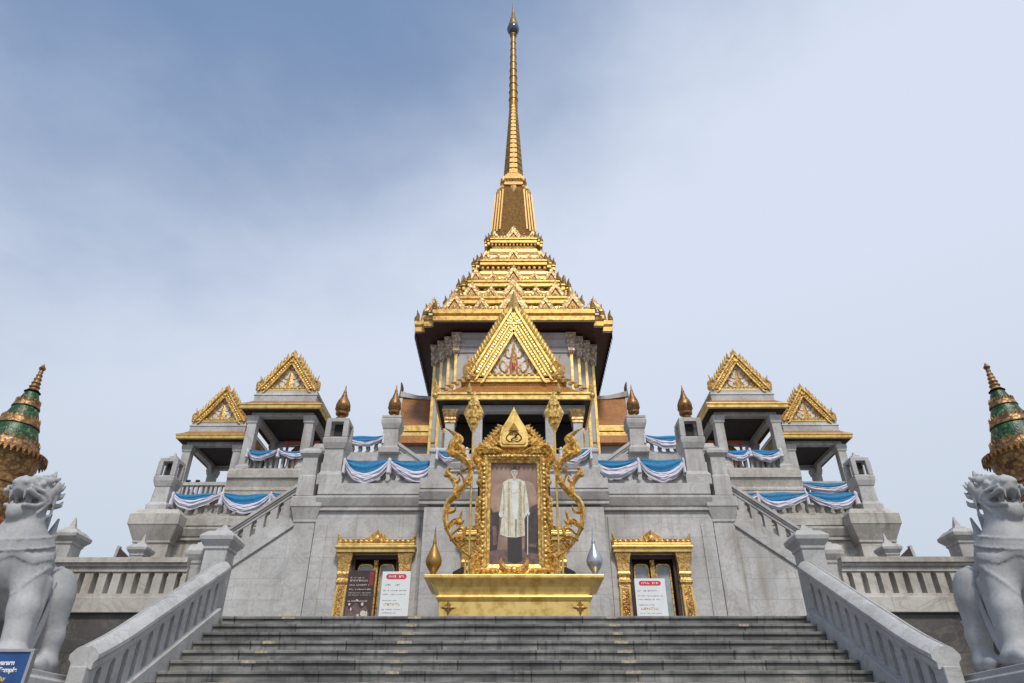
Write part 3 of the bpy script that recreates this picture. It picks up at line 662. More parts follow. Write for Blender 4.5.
# tiered golden roof
TIERS = [(4.25, 17.47, 0.56), (3.18, 19.12, 0.36), (2.66, 20.44, 0.33), (2.03, 22.20, 0.30), (1.47, 24.06, 0.30)]
NEXT = [3.06, 2.52, 1.92, 1.38, 1.12]
TOPZ = [19.0, 20.3, 22.0, 23.9, 24.75]
RN, RF = 2, 0.10
soff = MB(); soff.loft([[(x, y, z) for x, y in redent(W, RN, 4.25 * RF)] for W, z in ((3.35, 17.38), (4.22, 17.42), (4.22, 17.48), (3.35, 17.48))]); soff.build('eave_soffit', 'wood', temple)
fin_m = MB(); fin_m.ribbon([(0, 0), (0.0, 0.16), (-0.03, 0.34), (0.03, 0.62)], [0.20, 0.25, 0.14, 0.004], 0, 0.07); fin_m.ball((0, 0, 0.05), (0.13, 0.1, 0.07), 8, 5)
fin_src = None; ant_src = None; small_src = None
for i, (W, z, h) in enumerate(TIERS):
    zt_, nx = TOPZ[i], NEXT[i]
    m = MB(); k = h
    n_lo = TIERS[i][0] * 0.80 if i else 3.35
    prof = []
    if i == 0:
        prof = [(W - 0.03, z), (W, z + 0.02), (W, z + h * 0.42), (W - 0.05, z + h * 0.46), (W - 0.05, z + h * 0.58), (W + 0.03, z + h * 0.64), (W + 0.03, z + h), (W - 0.06, z + h + 0.05)]
    else:
        pz = TOPZ[i - 1]
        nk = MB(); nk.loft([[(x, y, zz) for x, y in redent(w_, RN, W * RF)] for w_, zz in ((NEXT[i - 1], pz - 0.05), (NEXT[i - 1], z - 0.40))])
        prof = [(NEXT[i - 1] + 0.01, z - 0.44), (W - 0.16, z - 0.34), (W - 0.13, z - 0.32), (W - 0.13, z - 0.2), (W - 0.16, z - 0.18), (W - 0.30, z - 0.14), (W - 0.30, z - 0.08), (W - 0.02, z - 0.02), (W, z), (W, z + h * 0.5), (W - 0.05, z + h * 0.56), (W - 0.05, z + h * 0.66), (W + 0.02, z + h * 0.74), (W + 0.02, z + h), (W - 0.06, z + h + 0.04)]
    # stepped, inward-leaning roof face up to the next neck
    a, b = W - 0.10, nx; z0 = z + h + 0.05
    prof += [(a + (b - a) * 0.25, z0 + (zt_ - z0) * 0.22), (a + (b - a) * 0.27, z0 + (zt_ - z0) * 0.32), (a + (b - a) * 0.62, z0 + (zt_ - z0) * 0.62), (a + (b - a) * 0.64, z0 + (zt_ - z0) * 0.74), (b, zt_)]
    m.loft([[(x, y, zz) for x, y in redent(w_, RN, W * RF)] for w_, zz in prof])
    tier = m.build('roof_tier', 'gold_roof', temple, bevel=0.012)
    if i: nk.build('tier_neck', 'bell_panel', tier)  # darker gold here paints the recess shade onto the neck
    # relief band in the recess under the cornice crown
    zc_ = z + h + 0.02
    sts = W * RF; fs = 1.0 - 0.05 * i
    if fin_src is None:
        fin_src = fin_m.build('flame_finial', 'gold_spire', tier, (0, 0, 0), smooth=True, angle=50)
    for s in (-1, 1):
        for kk in range(RN + 1):
            for back in ((1,) if kk == RN else (1, -1)):
                put(fin_src, tier, (s * (W - kk * sts - 0.05), D - back * (W - (RN - kk) * sts - 0.05), zc_), 0, fs * random.uniform(0.92, 1.06), mirror=(s < 0))
    lf = MB(); nl = int(W * 2 * 0.9 / 0.17)
    for q in range(nl):
        u = -W * 0.82 + 2 * W * 0.82 * q / (nl - 1); lf.flame(u, zc_, D - W + 0.09, random.uniform(0.2, 0.27), 0.15, 0, 0.05)
    lf.build('leaf_row', 'gold_relief', tier)
    # gabled antefixes standing on the cornice
    if ant_src is None:
        am = MB()
        am.prism([(-0.5, 0), (0.5, 0), (0.42, 0.12), (0.0, 0.92), (-0.42, 0.12)], -0.02, 0.14)
        am.k = 0
        for s in (-1, 1):
            am.prism([(s * 0.62, 0.0), (s * 0.40, 0.0), (0.0, 0.72), (0.0, 1.12), (s * 0.10, 0.92), (s * 0.5, 0.26)], -0.10, -0.02)
            for q in range(6): am.flame(s * (0.55 - q * 0.09), 0.18 + q * 0.16, -0.06, 0.10, 0.10, s * 0.3, 0.03, (s * 0.6, 0.8))
            am.flame(s * 0.58, 0.0, -0.06, 0.26, 0.14, s * 0.3, 0.05)
        am.flame(0, 0.98, -0.06, 0.34, 0.12, 0, 0.05)
        am.k = 1
        am.prism([(-0.2, 0.08), (0.2, 0.08), (0.2, 0.2), (0.0, 0.56), (-0.2, 0.2)], -0.06, -0.02)
        am.ball((0, -0.06, 0.24), (0.09, 0.04, 0.12), 8, 5)
        ant_src = am.build('antefix_gable', ['gold_relief', 'gold_dull'], tier, (0, 0, 0))
    cs = [0, 0.52, -0.52, 0.28, -0.28, 0.70, -0.70] if i < 2 else [0, 0.58, -0.58, 0.32, -0.32]
    for face in (0, 1, 3):
        for c_ in cs:
            if face and c_ in (0.28, -0.28, 0.32, -0.32, 0.7, -0.7): continue
            sc_ = (1.1 if c_ == 0 else 0.62 if abs(c_) > 0.65 else 0.92 if abs(c_) > 0.45 else 0.70) * (1.0 - 0.1 * i)
            bb = c_ * W * 1.15 if c_ else 0
            aa = W - 0.22 - (0.0 if c_ == 0 else 0.02)
            if face == 0: u, v, rz = bb, -aa, 0
            elif face == 1: u, v, rz = aa, bb, PI / 2
            else: u, v, rz = -aa, bb, -PI / 2
            put(ant_src, tier, (u, D + v, zc_ + 0.02), rz, sc_)
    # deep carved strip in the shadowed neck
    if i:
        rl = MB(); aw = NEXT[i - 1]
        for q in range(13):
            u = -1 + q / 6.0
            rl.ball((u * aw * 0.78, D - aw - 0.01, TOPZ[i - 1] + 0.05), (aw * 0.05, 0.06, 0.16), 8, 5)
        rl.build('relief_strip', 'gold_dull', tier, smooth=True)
# remove the two templates' originals from view by using them as real pieces
fin_src.location = Vector((0.0, D - 1.47 + 0.1, 24.4)) - wloc(fin_src.parent); ant_src.location = Vector((0, D - 1.2, 24.46)) - wloc(ant_src.parent); ant_src.scale = (0.8, 0.8, 0.8); fin_src.scale = (0.4, 0.4, 0.4)
# hanging ornaments along the side eaves
for s in (-1, 1):
    hm = MB()
    for q in range(20):
        yy_ = D - 3.3 + q * 0.34; hm.flame(yy_, 17.46, s * 4.21, 0.40, 0.26, 0, 0.05, (0, -1), 3, 'x')
    hm.build('eave_fringe', 'wood', temple, smooth=True, angle=50)

bl = MB(); BR, BF = 3, 0.13
bl.loft([[(x, y, z) for x, y in redent(w_, BR, w_ * BF)] for w_, z in ((1.26, 24.5), (1.28, 24.8), (1.19, 25.0), (1.17, 25.3), (0.985, 28.15), (0.93, 28.45), (0.78, 28.62), (0.66, 28.7))])
bell = bl.build('spire_base', 'bell_panel', temple, bevel=0.01)
for s in (-1, 1):
    for (w0, w1, vy0, vy1) in ((0.71, 0.56, 1.175, 0.985), (0.87, 0.70, 1.02, 0.86), (1.02, 0.83, 0.87, 0.73), (1.17, 0.97, 0.71, 0.58)):
        p = MB(); p.loft([[(s * w + a * 0.035, D - v + b * 0.035, z) for a, b in ((-1, -1), (1, -1), (1, 1), (-1, 1))] for w, v, z in ((w0, vy0, 25.2), (w1, vy1, 28.2))])
        p.build('gilt_rib', 'gold_spire', bell)
pd = MB(); pd.flame(0, 28.55, D - 0.97, 0.62, 0.34, 0, 0.06, (0, -1)); 
for s in (-1, 1): pd.flame(s * 0.78, 28.45, D - 0.75, 0.6, 0.26, 0, 0.06, (0, -1)); pd.flame(s * 0.58, 28.5, D - 0.9, 0.5, 0.2, 0, 0.06, (0, -1))
pd.build('leaf_pendant', 'gold_fine', bell)
cc = MB()
cc.loft([[(x, y, z) for x, y in redent(w_, 2, w_ * 0.2)] for w_, z in ((0.62, 28.6), (0.80, 28.78), (0.80, 28.98), (0.66, 29.05), (0.66, 29.2), (0.74, 29.3), (0.74, 29.46), (0.62, 29.55), (0.56, 29.9))])
for q in range(9): cc.flame(-0.64 + q * 0.16, 29.0, D - 0.76, 0.3, 0.16, 0, 0.04)
cc.build('spire_collar', 'gold_dull', temple)
sp = MB(); pr = []; zz = 29.85; w_ = 0.60
nrg = 17
for q in range(nrg):
    t0 = q / nrg; hh = 0.46 - 0.20 * t0
    w_ = 0.60 + (0.255 - 0.60) * ((zz - 29.85) / 6.2) 
    pr += [(w_ * 0.93, zz), (w_, zz + hh * 0.12), (w_ * 0.965, zz + hh * 0.88), (w_ * 0.90, zz + hh * 0.93)]
    zz += hh
sp.lathe(pr, (0, D), 8, PI / 8)
sp.build('spire_rings', 'gold_spire', temple)
fr_ = MB()                                        # brighter centre facet plates
zz = 29.85
for q in range(nrg):
    t0 = q / nrg; hh = 0.46 - 0.20 * t0; w_ = 0.60 + (0.255 - 0.60) * ((zz - 29.85) / 6.2); a = w_ * 0.92
    fr_.prism([(-w_ * 0.36, zz + hh * 0.1), (w_ * 0.36, zz + hh * 0.1), (w_ * 0.33, zz + hh * 0.7), (0, zz + hh * 0.92), (-w_ * 0.33, zz + hh * 0.7)], D - a - 0.03, D - a + 0.04)
    zz += hh
ztop = zz
fr_.build('ring_plates', 'gold_dull', temple)
nd = MB(); pr = [(0.255, ztop - 0.05)]
H = 43.2 - ztop
for q in range(10):
    t0 = q / 10; w_ = 0.27 + (0.155 - 0.27) * t0; z0 = ztop + H * t0
    pr += [(w_, z0), (w_ * 0.96, z0 + H * 0.085), (w_ * 1.12, z0 + H * 0.09), (w_ * 1.12, z0 + H * 0.097)]
pr += [(0.16, 43.2), (0.23, 43.25), (0.2, 43.4), (0.09, 43.45), (0.07, 43.6)]
nd.lathe(pr, (0, D), 12); nd.build('spire_needle', 'gold_spire', temple, smooth=True, angle=35)
ob = MB(); ob.lathe([(0.06, 43.5), (0.22, 43.56), (0.37, 43.75), (0.42, 44.0), (0.37, 44.25), (0.30, 44.36)], (0, D), 18); ob.build('spire_orb', 'orb', temple, smooth=True)
tp = MB(); tp.lathe([(0.36, 44.2), (0.36, 44.32), (0.30, 44.4), (0.31, 44.6), (0.24, 44.9), (0.2, 45.2), (0.16, 45.25), (0.10, 45.9), (0.05, 46.6), (0.012, 47.6)], (0, D), 14); tp.build('spire_tip', 'gold_spire', temple, smooth=True, angle=40)
# ---------------------------------------------------------------- gables and porches
def gable(parent, xc, y, zb, w, h, tymp='white_mosaic', red=False, fl=11, rows=1, th=0.16, apf=0.86):
    """triangular gable: mosaic tympanum, flame-edged bargeboards, corner flames and apex finial; w = full width at the base, h = to the apex"""
    k = w / 2.2; hw = w / 2
    bw = 0.225 * k * (1.6 if rows > 1 else 1)            # width of a bargeboard
    ap = h * apf
    sl = math.hypot(hw, ap); dx, dz = hw / sl, ap / sl   # along the slope (down), normal (outward) = (dz, dx)
    base = MB(); base.box(xc - hw * 1.02, xc + hw * 1.02, y - 0.10, y + th + 0.1, zb, zb + 0.06 * k); base.box(xc - hw * 0.98, xc + hw * 0.98, y - 0.06, y + th + 0.1, zb + 0.06 * k, zb + 0.12 * k)
    for q in range(15): base.flame(xc - hw * 0.95 + q * hw * 1.9 / 14, zb + 0.10 * k, y - 0.08, 0.10 * k, 0.12 * k, 0, 0.03)
    gb = base.build('gable_base', 'gold', parent)
    zi = zb + 0.12 * k
    t = MB(); off = bw / dx * 0.95
    t.prism([(xc - hw + bw / dz * 0.98, zi), (xc + hw - bw / dz * 0.98, zi), (xc, zb + ap - off)], y + 0.02, y + th)
    ty = t.build('tympanum', tymp, parent)
    iw = hw - bw / dz; ih = ap - off - 0.12 * k
    sc = MB(); Y = y + 0.02
    sc.flame(xc, zi + 0.02, Y, ih * 0.80, iw * 0.34, 0, 0.05 * k)
    for s in (-1, 1):
        P = lambda a, b: (xc + s * a * iw, zi + b * ih)
        sc.ribbon([P(0.12, 0.05), P(0.36, 0.08), P(0.50, 0.2), P(0.42, 0.33), P(0.30, 0.28)], [0.05 * k, 0.06 * k, 0.06 * k, 0.05 * k, 0.01], Y, 0.035 * k)
        sc.ribbon([P(0.45, 0.06), P(0.62, 0.05), P(0.74, 0.13), P(0.66, 0.20), P(0.60, 0.15)], [0.04 * k, 0.05 * k, 0.05 * k, 0.04 * k, 0.01], Y, 0.03 * k)
        sc.ribbon([P(0.12, 0.4), P(0.26, 0.42), P(0.30, 0.55), P(0.2, 0.6), P(0.17, 0.52)], [0.04 * k, 0.05 * k, 0.05 * k, 0.04 * k, 0.01], Y, 0.03 * k)
        for a, b in ((0.78, 0.04), (0.34, 0.44), (0.52, 0.3), (0.1, 0.74), (0.22, 0.16), (0.6, 0.24)): sc.flame(P(a, b)[0], P(a, b)[1], Y, 0.14 * k, 0.08 * k, s * 0.6, 0.03)
    sc.build('scrollwork', 'gold_fine' if not red else 'gold_relief', ty)
    if red:
        rm = MB(); Y = y - 0.03
        rm.prism([(xc - 0.13 * iw, zi + 0.05), (xc - 0.10 * iw, zi + 0.05), (xc - 0.09 * iw, zi + 0.28 * ih), (xc, zi + 0.44 * ih), (xc + 0.09 * iw, zi + 0.28 * ih), (xc + 0.10 * iw, zi + 0.05), (xc + 0.13 * iw, zi + 0.05), (xc + 0.14 * iw, zi + 0.30 * ih), (xc, zi + 0.56 * ih), (xc - 0.14 * iw, zi + 0.30 * ih)], Y, y + 0.03)
        rm.ball((xc, Y - 0.01, zi + 0.2 * ih), (0.06 * iw, 0.04, 0.12 * ih)); 
        for s in (-1, 1): rm.ball((xc + s * 0.25 * iw, Y + 0.04, zi + 0.1 * ih), (0.05 * iw, 0.04, 0.05 * ih))
        rm.build('niche_relief', 'tile_red', ty)
    for s in (-1, 1):
        def Q(a, b): return (xc + s * (dx * a + dz * b), zb + ap - dz * a + dx * b)   # a = down the slope, b = outward
        m = MB()
        m.prism([Q(-bw * dx / dz * 0 , -0.0), Q(sl, 0.0), Q(sl - bw * dx * 0.9, -bw), Q(bw * dz / dx, -bw)], y - 0.10, y + th)
        for b0, b1, yy in ((-0.02 * k, 0.04 * k, -0.16), (-bw - 0.02 * k, -bw + 0.035 * k, -0.15)) + (((-bw * 0.55, -bw * 0.55 + 0.045 * k, -0.15),) if rows > 1 else ()):
            m.prism([Q(0, b1), Q(sl, b1), Q(sl - (0 if b0 > -0.1 else bw * dx * 0.5), b0), Q(0 if b0 > -0.1 else bw * dz / dx, b0)], y + yy, y - 0.09)
        n = fl
        for q in range(n):
            a = sl * (0.10 + 0.86 * q / (n - 1)); p = Q(a, 0.02)
            m.flame(p[0], p[1], y - 0.03, 0.30 * k * (1 if rows == 1 else 0.85), 0.18 * k, -s * 0.8, 0.06 * k, (s * dz * 0.85, dx * 0.6 + 0.25))
        nb = fl + 5
        for r_ in range(rows):
            for q in range(nb):
                a = sl * (0.16 + 0.74 * q / (nb - 1)); p = Q(a, -bw * (0.5 if rows == 1 else (0.28, 0.77)[r_]))
                m.ball((p[0], y - 0.11, p[1]), (0.055 * k, 0.035 * k, 0.055 * k), 7, 4)
        bb = m.build('bargeboard', 'gold_carved' if rows == 1 else 'gold', parent)
        e = MB(); ex, ez = xc + s * hw * 1.0, zb + 0.03
        e.ribbon([(ex - s * 0.16 * k, ez), (ex, ez + 0.10 * k), (ex + s * 0.07 * k, ez + 0.3 * k), (ex - s * 0.01 * k, ez + 0.42 * k), (ex + s * 0.06 * k, ez + 0.66 * k)], [0.22 * k, 0.26 * k, 0.17 * k, 0.10 * k, 0.004], y - 0.06, 0.09 * k)
        e.flame(ex - s * 0.14 * k, ez + 0.14 * k, y - 0.1, 0.38 * k, 0.16 * k, s * 0.5, 0.06 * k); e.flame(ex - s * 0.02 * k, ez, y - 0.11, 0.3 * k, 0.16 * k, s * 0.9, 0.05 * k)
        e.build('corner_flame', 'gold_fine', bb, smooth=True, angle=50)
    f = MB(); f.ribbon([(xc, zb + ap - 0.1 * k), (xc, zb + ap + 0.08 * k), (xc + 0.015, zb + h * 0.95), (xc, zb + h)], [0.3 * k, 0.26 * k, 0.12 * k, 0.004], y - 0.06, 0.1 * k); f.build('apex_finial', 'gold_fine', parent, smooth=True, angle=50)

# front porch
PY = 22.4
pf = MB(); pf.box(-3.0, 3.0, 21.9, 24.5, 10.2, 10.6); pf.build('porch_floor', 'trim', temple)
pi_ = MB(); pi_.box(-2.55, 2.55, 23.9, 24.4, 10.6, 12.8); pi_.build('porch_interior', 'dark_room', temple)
for s in (-1, 1):
    for x, cap in ((2.30, True), (1.30, False)):
        m = MB(); m.sq([(0.26, 10.6), (0.26, 10.85), (0.17, 10.95), (0.165, 12.6)], (s * x, PY + 0.15)); c_ = m.build('porch_column', 'cella', temple, bevel=0.012)
        m = MB(); m.sq([(0.175, 12.12), (0.205, 12.16), (0.185, 12.22), (0.22, 12.28), (0.2, 12.36), (0.25, 12.44), (0.22, 12.5), (0.29, 12.6), (0.29, 12.64)] if cap else [(0.17, 12.5), (0.21, 12.56), (0.21, 12.62)], (s * x, PY + 0.15)); m.build('capital', 'gold_relief' if cap else 'trim', c_)
ar = MB(); ar.box(-2.6, 2.6, PY + 0.02, PY + 0.28, 12.62, 12.86)
for s in (-1, 1):
    for a, b in ((0, 1.14), (1.46, 2.14)):
        x0, x1 = sorted((s * a, s * b))
    for xx, sg in ((s * 1.14, -s), (s * 1.46, s), (s * 2.13, -s)):
        ar.prism([(xx, 12.62), (xx + sg * 0.16, 12.62), (xx + sg * 0.05, 12.56), (xx, 12.42)], PY + 0.05, PY + 0.25)
ar.build('porch_beam', 'cella', temple)
EZ = 12.86; EX = 2.86; EY = 21.95
m = MB(); m.box(-EX, EX, EY, EY + 0.08, EZ, EZ + 0.2); m.box(-EX - 0.03, EX + 0.03, EY - 0.04, EY + 0.08, EZ + 0.2, EZ + 0.27)
for s in (-1, 1): a, b = sorted((s * EX, s * (EX - 0.08))); m.box(a, b, EY + 0.08, 24.6, EZ, EZ + 0.2)
m.build('porch_fascia', 'gold', temple, bevel=0.01)
m = MB(); m.add([(-EX + .05, EY + .06, EZ + .03), (EX - .05, EY + .06, EZ + .03), (EX - .05, 24.5, EZ + .03), (-EX + .05, 24.5, EZ + .03)], [(0, 1, 2, 3)]); m.build('porch_soffit', 'ceiling', temple)
m = MB()       # concave skirt roof
def conc(t): return t * 0.55 + 0.45 * t * t
rings = []
for t in [q / 6 for q in range(7)]:
    hx = EX - (EX - 1.9) * t; yy = EY + 0.03 + 0.75 * t; zz = EZ + 0.27 + 0.72 * conc(t)
    rings.append([(-hx, 24.6, zz), (-hx, yy, zz), (hx, yy, zz), (hx, 24.6, zz)])
m.loft(rings, cap=False, closed=False); m.build('porch_roof', 'tile', temple, smooth=True)
m = MB(); m.box(-1.9, 1.9, 22.75, 24.6, 13.75, 14.1); m.build('porch_attic', 'gold_fine', temple)
m = MB(); m.box(-2.0, 2.0, 22.62, 23.0, 13.95, 14.06); m.build('porch_attic_band', 'gold', temple)
gable(temple, 0, 22.7, 14.08, 3.42, 4.1, 'white_mosaic', True, 18, 2, 0.3, 0.80)
m = MB(); m.prism([(-1.8, 14.1), (1.8, 14.1), (0, 17.2)], 22.95, 25.2); m.build('porch_gable_roof', 'tile', temple)
for s in (-1, 1):        # gilt corner spikes and hip scrolls
    m = MB(); m.flame(s * (EX - 0.02), EZ + 0.15, EY, 0.78, 0.22, s * 0.15, 0.08); m.ball((s * (EX - 0.02), EY, EZ + 0.16), (0.11, 0.1, 0.12)); m.build('eave_spike', 'gold_fine', temple, smooth=True, angle=50)
    m = MB(); m.flame(s * 1.62, EZ + 0.25, EY - 0.05, 0.42, 0.2, 0, 0.08); m.build('eave_spike', 'gold_fine', temple, smooth=True, angle=50)
    m = MB()
    for q in range(5):
        x = 1.72 + q * 0.2; m.flame(s * x, 14.0 - q * 0.12, 22.55, 0.26, 0.2, s * 0.8, 0.07, (s * 0.7, 0.7))
    m.build('hip_scroll', 'gold_fine', temple, smooth=True, angle=50)

# side porches: orange tiled roofs with pale ridges, seen past the lotus posts
for s in (-1, 1):
    x0, x1 = s * 3.2, s * 5.15
    xo = s * 4.98
    def pr(z, y): return (y, z)
    m = MB(); m.loft([[(x0, y, z), (xo_, y, z)] for y, z, xo_ in ((25.95, 13.62, s * 4.95), (26.5, 14.0, s * 4.98), (27.2, 14.8, s * 5.05), (28.0, 16.05, s * 5.15), (28.8, 14.8, s * 5.05), (30.05, 13.62, s * 4.95))], cap=False, closed=False)
    for q in m.f: pass
    m.build('side_porch_roof', 'tile', temple)
    m = MB()
    a, b = sorted((x0, s * 4.93)); m.box(a, b, 25.86, 25.96, 13.40, 13.66); m.build('side_porch_fascia', 'gold', temple, bevel=0.01)
    m = MB(); m.box(a, b, 25.80, 25.9, 13.16, 13.32); m.build('side_porch_fascia', 'gold', temple, bevel=0.01)
    m = MB(); m.prism([(25.55, 12.75), (25.86, 13.28), (28, 13.28), (28, 12.75)], a, b, 'x'); m.build('side_porch_lower_roof', 'tile', temple)
    m = MB(); m.box(a, sorted((x0, s * 4.93))[1], 25.9, 28, 10.2, 12.74); m.build('side_porch_wall', 'cella', temple)
    m = MB(); m.loft([[(xx - 0.07, y - 0.05, z), (xx + 0.07, y - 0.05, z), (xx + 0.07, y + 0.05, z + 0.14), (xx - 0.07, y + 0.05, z + 0.14)] for y, z, xx in ((25.9, 13.5, s * 4.97), (26.5, 13.95, s * 5.0), (27.2, 14.75, s * 5.07), (28.0, 16.05, s * 5.17))])
    m.prism([(s * 5.2, 16.32), (s * 4.4, 16.10), (s * 3.6, 16.04), (s * 3.2, 16.06), (s * 3.2, 15.86), (s * 3.6, 15.88), (s * 4.4, 15.92), (s * 5.2, 16.05)], 27.86, 28.1); m.build('verge_ridge', 'trim', temple)
    m = MB(); m.ribbon([(s * 5.15, 15.3), (s * 5.22, 16.0), (s * 5.18, 16.5), (s * 5.24, 16.85)], [0.2, 0.16, 0.16, 0.05], 28.0, 0.1); m.build('horn_finial', 'bronze', temple)

# ================================================================ corner pavilions
def pavilion(xc, yc, zf, k, z_under, label, y_back=2.6, colh=2.02):
    """k scales an open four-column pavilion; zf is its floor; front columns stand at yc"""
    t = thing('corner_pavilion', label, 'pavilion', (xc, yc, z_under), 'corner pavilions')
    ch = 1.03 * k; dep = y_back * k; yb = yc + dep; eh = 1.46 * k; ey = yc - 0.5 * k
    z_e = zf + colh * k
    m = MB(); m.box(xc - ch - 0.35 * k, xc + ch + 0.35 * k, yc - 0.28, yb + 0.4, z_under, zf - 0.75 * k)
    m.box(xc - ch - 0.30 * k, xc + ch + 0.30 * k, yc - 0.22, yb + 0.35, zf - 0.1, zf); m.build('plinth', 'warm', t, bevel=0.01)
    m = MB(); a, b = xc - ch - 0.38 * k, xc + ch + 0.38 * k
    m.prism([(yc + p, zf + q * k) for p, q in ((0.0, 0), (-0.30, 0), (-0.30, -0.05), (-0.36, -0.08), (-0.36, -0.36), (-0.30, -0.38), (-0.30, -0.42), (-0.24, -0.66), (-0.24, -0.70), (-0.30, -0.72), (-0.30, -0.80), (0, -0.80))], a, b, 'x'); m.build('plinth_cornice', 'warm', t, bevel=0.006)
    for sx in (-1, 1):
        for yy in (yc, yb):
            m = MB(); h = 0.17 * k; m.sq([(h * 1.35, zf), (h * 1.35, zf + 0.12 * k), (h, zf + 0.2 * k), (h * 0.96, z_e - 0.28 * k)], (xc + sx * ch, yy)); c = m.build('column', 'trim', t, bevel=0.01)
            m = MB(); m.sq([(h * 1.02, z_e - 0.30 * k), (h * 1.15, z_e - 0.26 * k), (h * 1.15, z_e - 0.20 * k), (h * 1.3, z_e - 0.14 * k), (h * 1.3, z_e - 0.001)], (xc + sx * ch, yy)); m.build('capital', 'trim', c)
    m = MB()
    for yy in (yc, yb): m.box(xc - ch - 0.1 * k, xc + ch + 0.1 * k, yy - 0.12 * k, yy + 0.12 * k, z_e, z_e + 0.16 * k)
    for sx in (-1, 1): m.box(xc + sx * ch - 0.12 * k, xc + sx * ch + 0.12 * k, yc + 0.12 * k, yb - 0.12 * k, z_e, z_e + 0.155 * k)
    for sx in (-1, 1):           # haunches under the side beams
        for a0, sg in ((yc + 0.17 * k, 1), (yb - 0.17 * k, -1)): m.prism([(a0, z_e), (a0 + sg * 0.35 * k, z_e), (a0, z_e - 0.3 * k)], xc + sx * ch - 0.08 * k, xc + sx * ch + 0.08 * k, 'x')
    m.build('beams', 'trim', t)
    m = MB(); m.box(xc - eh + 0.03, xc + eh - 0.03, ey + 0.03, yb + 0.5 * k - 0.03, z_e + 0.162 * k, z_e + 0.20 * k); m.build('ceiling', 'ceiling', t)
    m = MB(); z0, z1 = z_e + 0.17 * k, z_e + 0.35 * k; yE = yb + 0.5 * k
    m.loft([[(xc - eh + o, ey + o, z), (xc + eh - o, ey + o, z), (xc + eh - o, yE - o, z), (xc - eh + o, yE - o, z)] for o, z in ((0.05, z0 - 0.03 * k), (0.0, z0), (0.0, z0 + 0.11 * k), (-0.03 * k, z0 + 0.13 * k), (-0.03 * k, z1), (0.04, z1 + 0.02))], cap=False); m.build('eave_fascia', 'gold', t, bevel=0.008)
    m = MB(); m.loft([[(xc - a_, y0_, z), (xc + a_, y0_, z), (xc + a_, y1_, z), (xc - a_, y1_, z)] for a_, y0_, y1_, z in ((eh + 0.01, ey - 0.01, yE + 0.01, z1 + 0.01), (eh * 0.9, ey + 0.18 * k, yE - 0.18 * k, z1 + 0.13 * k), (ch * 1.14, yc - 0.12 * k, yb + 0.12 * k, z1 + 0.30 * k))]); m.build('skirt_roof', 'tile', t)
    za = z1 + 0.10 * k; zg = z_e + 1.05 * k
    m = MB(); m.loft([[(xc - a_, yc - o, z), (xc + a_, yc - o, z), (xc + a_, yb + o, z), (xc - a_, yb + o, z)] for a_, o, z in ((1.16 * k, 0.17 * k, za), (1.16 * k, 0.17 * k, zg - 0.22 * k), (1.20 * k, 0.2 * k, zg - 0.2 * k), (1.14 * k, 0.15 * k, zg - 0.10 * k), (1.14 * k, 0.15 * k, zg))]); m.build('attic', 'trim', t, bevel=0.01)
    gable(t, xc, yc - 0.05, zg, 2.12 * k, 1.80 * k, 'white_mosaic', False, 10, 1, 0.12)
    m = MB(); m.prism([(xc - 1.0 * k, zg), (xc + 1.0 * k, zg), (xc, zg + 1.5 * k)], yc + 0.1, yb); m.build('gable_roof', 'tile', t)
    m = MB(); hs = (0.0, 0.08, 0.50, 0.62)
    rail(m, (xc - ch + 0.17 * k, yc, zf), (xc + ch - 0.17 * k, yc, zf), hs, 9, 0.14, 0.55, True, False); m.build('railing', 'trim', t)
    for sx in (-1, 1):
        m = MB(); rail(m, (xc + sx * ch, yc + 0.17 * k, zf), (xc + sx * ch, yb - 0.17 * k, zf), hs, 10, 0.14, 0.5, True, False); m.build('side_railing', 'trim', t)
    return t
for s, side in SIDES:
    pavilion(s * 8.2, 22.0, 10.15, 0.97, 8.18, 'taller inner corner pavilion with gold gable, nearest the golden roof on the %s' % side, 2.6, 2.07)
    pavilion(s * 10.85, 23.0, 9.50, 0.88, 8.18, 'lower outer corner pavilion with gold gable, at the far %s end of the terrace' % side, 2.6, 2.26)
    b = thing('hanging_bell', 'gilded bell hanging inside the taller %s pavilion' % side, 'bell', (s * 7.75, 23.2, 10.6), 'bells in the pavilions')
    m = MB(); m.lathe([(0.46, 10.62), (0.5, 10.66), (0.44, 10.8), (0.40, 11.1), (0.36, 11.35), (0.25, 11.5), (0.1, 11.56), (0.05, 11.7)], (s * 7.75, 23.2), 18); m.build('bell_body', 'bronze', b, smooth=True, angle=45)
    m = MB(); m.tube([(s * 7.75, 23.2, 11.65), (s * 7.75, 23.2, 12.3)], 0.03); m.build('hanger', 'black', b)
    m = MB()
    for e in (-1, 1): m.tube([(s * 7.75 + e * 0.6, 23.2, 10.15), (s * 7.75 + e * 0.52, 23.2, 11.75)], 0.05)
    m.tube([(s * 7.75 - 0.6, 23.2, 11.75), (s * 7.75 + 0.6, 23.2, 11.75)], 0.05); m.build('bell_frame', 'tile_red', b)

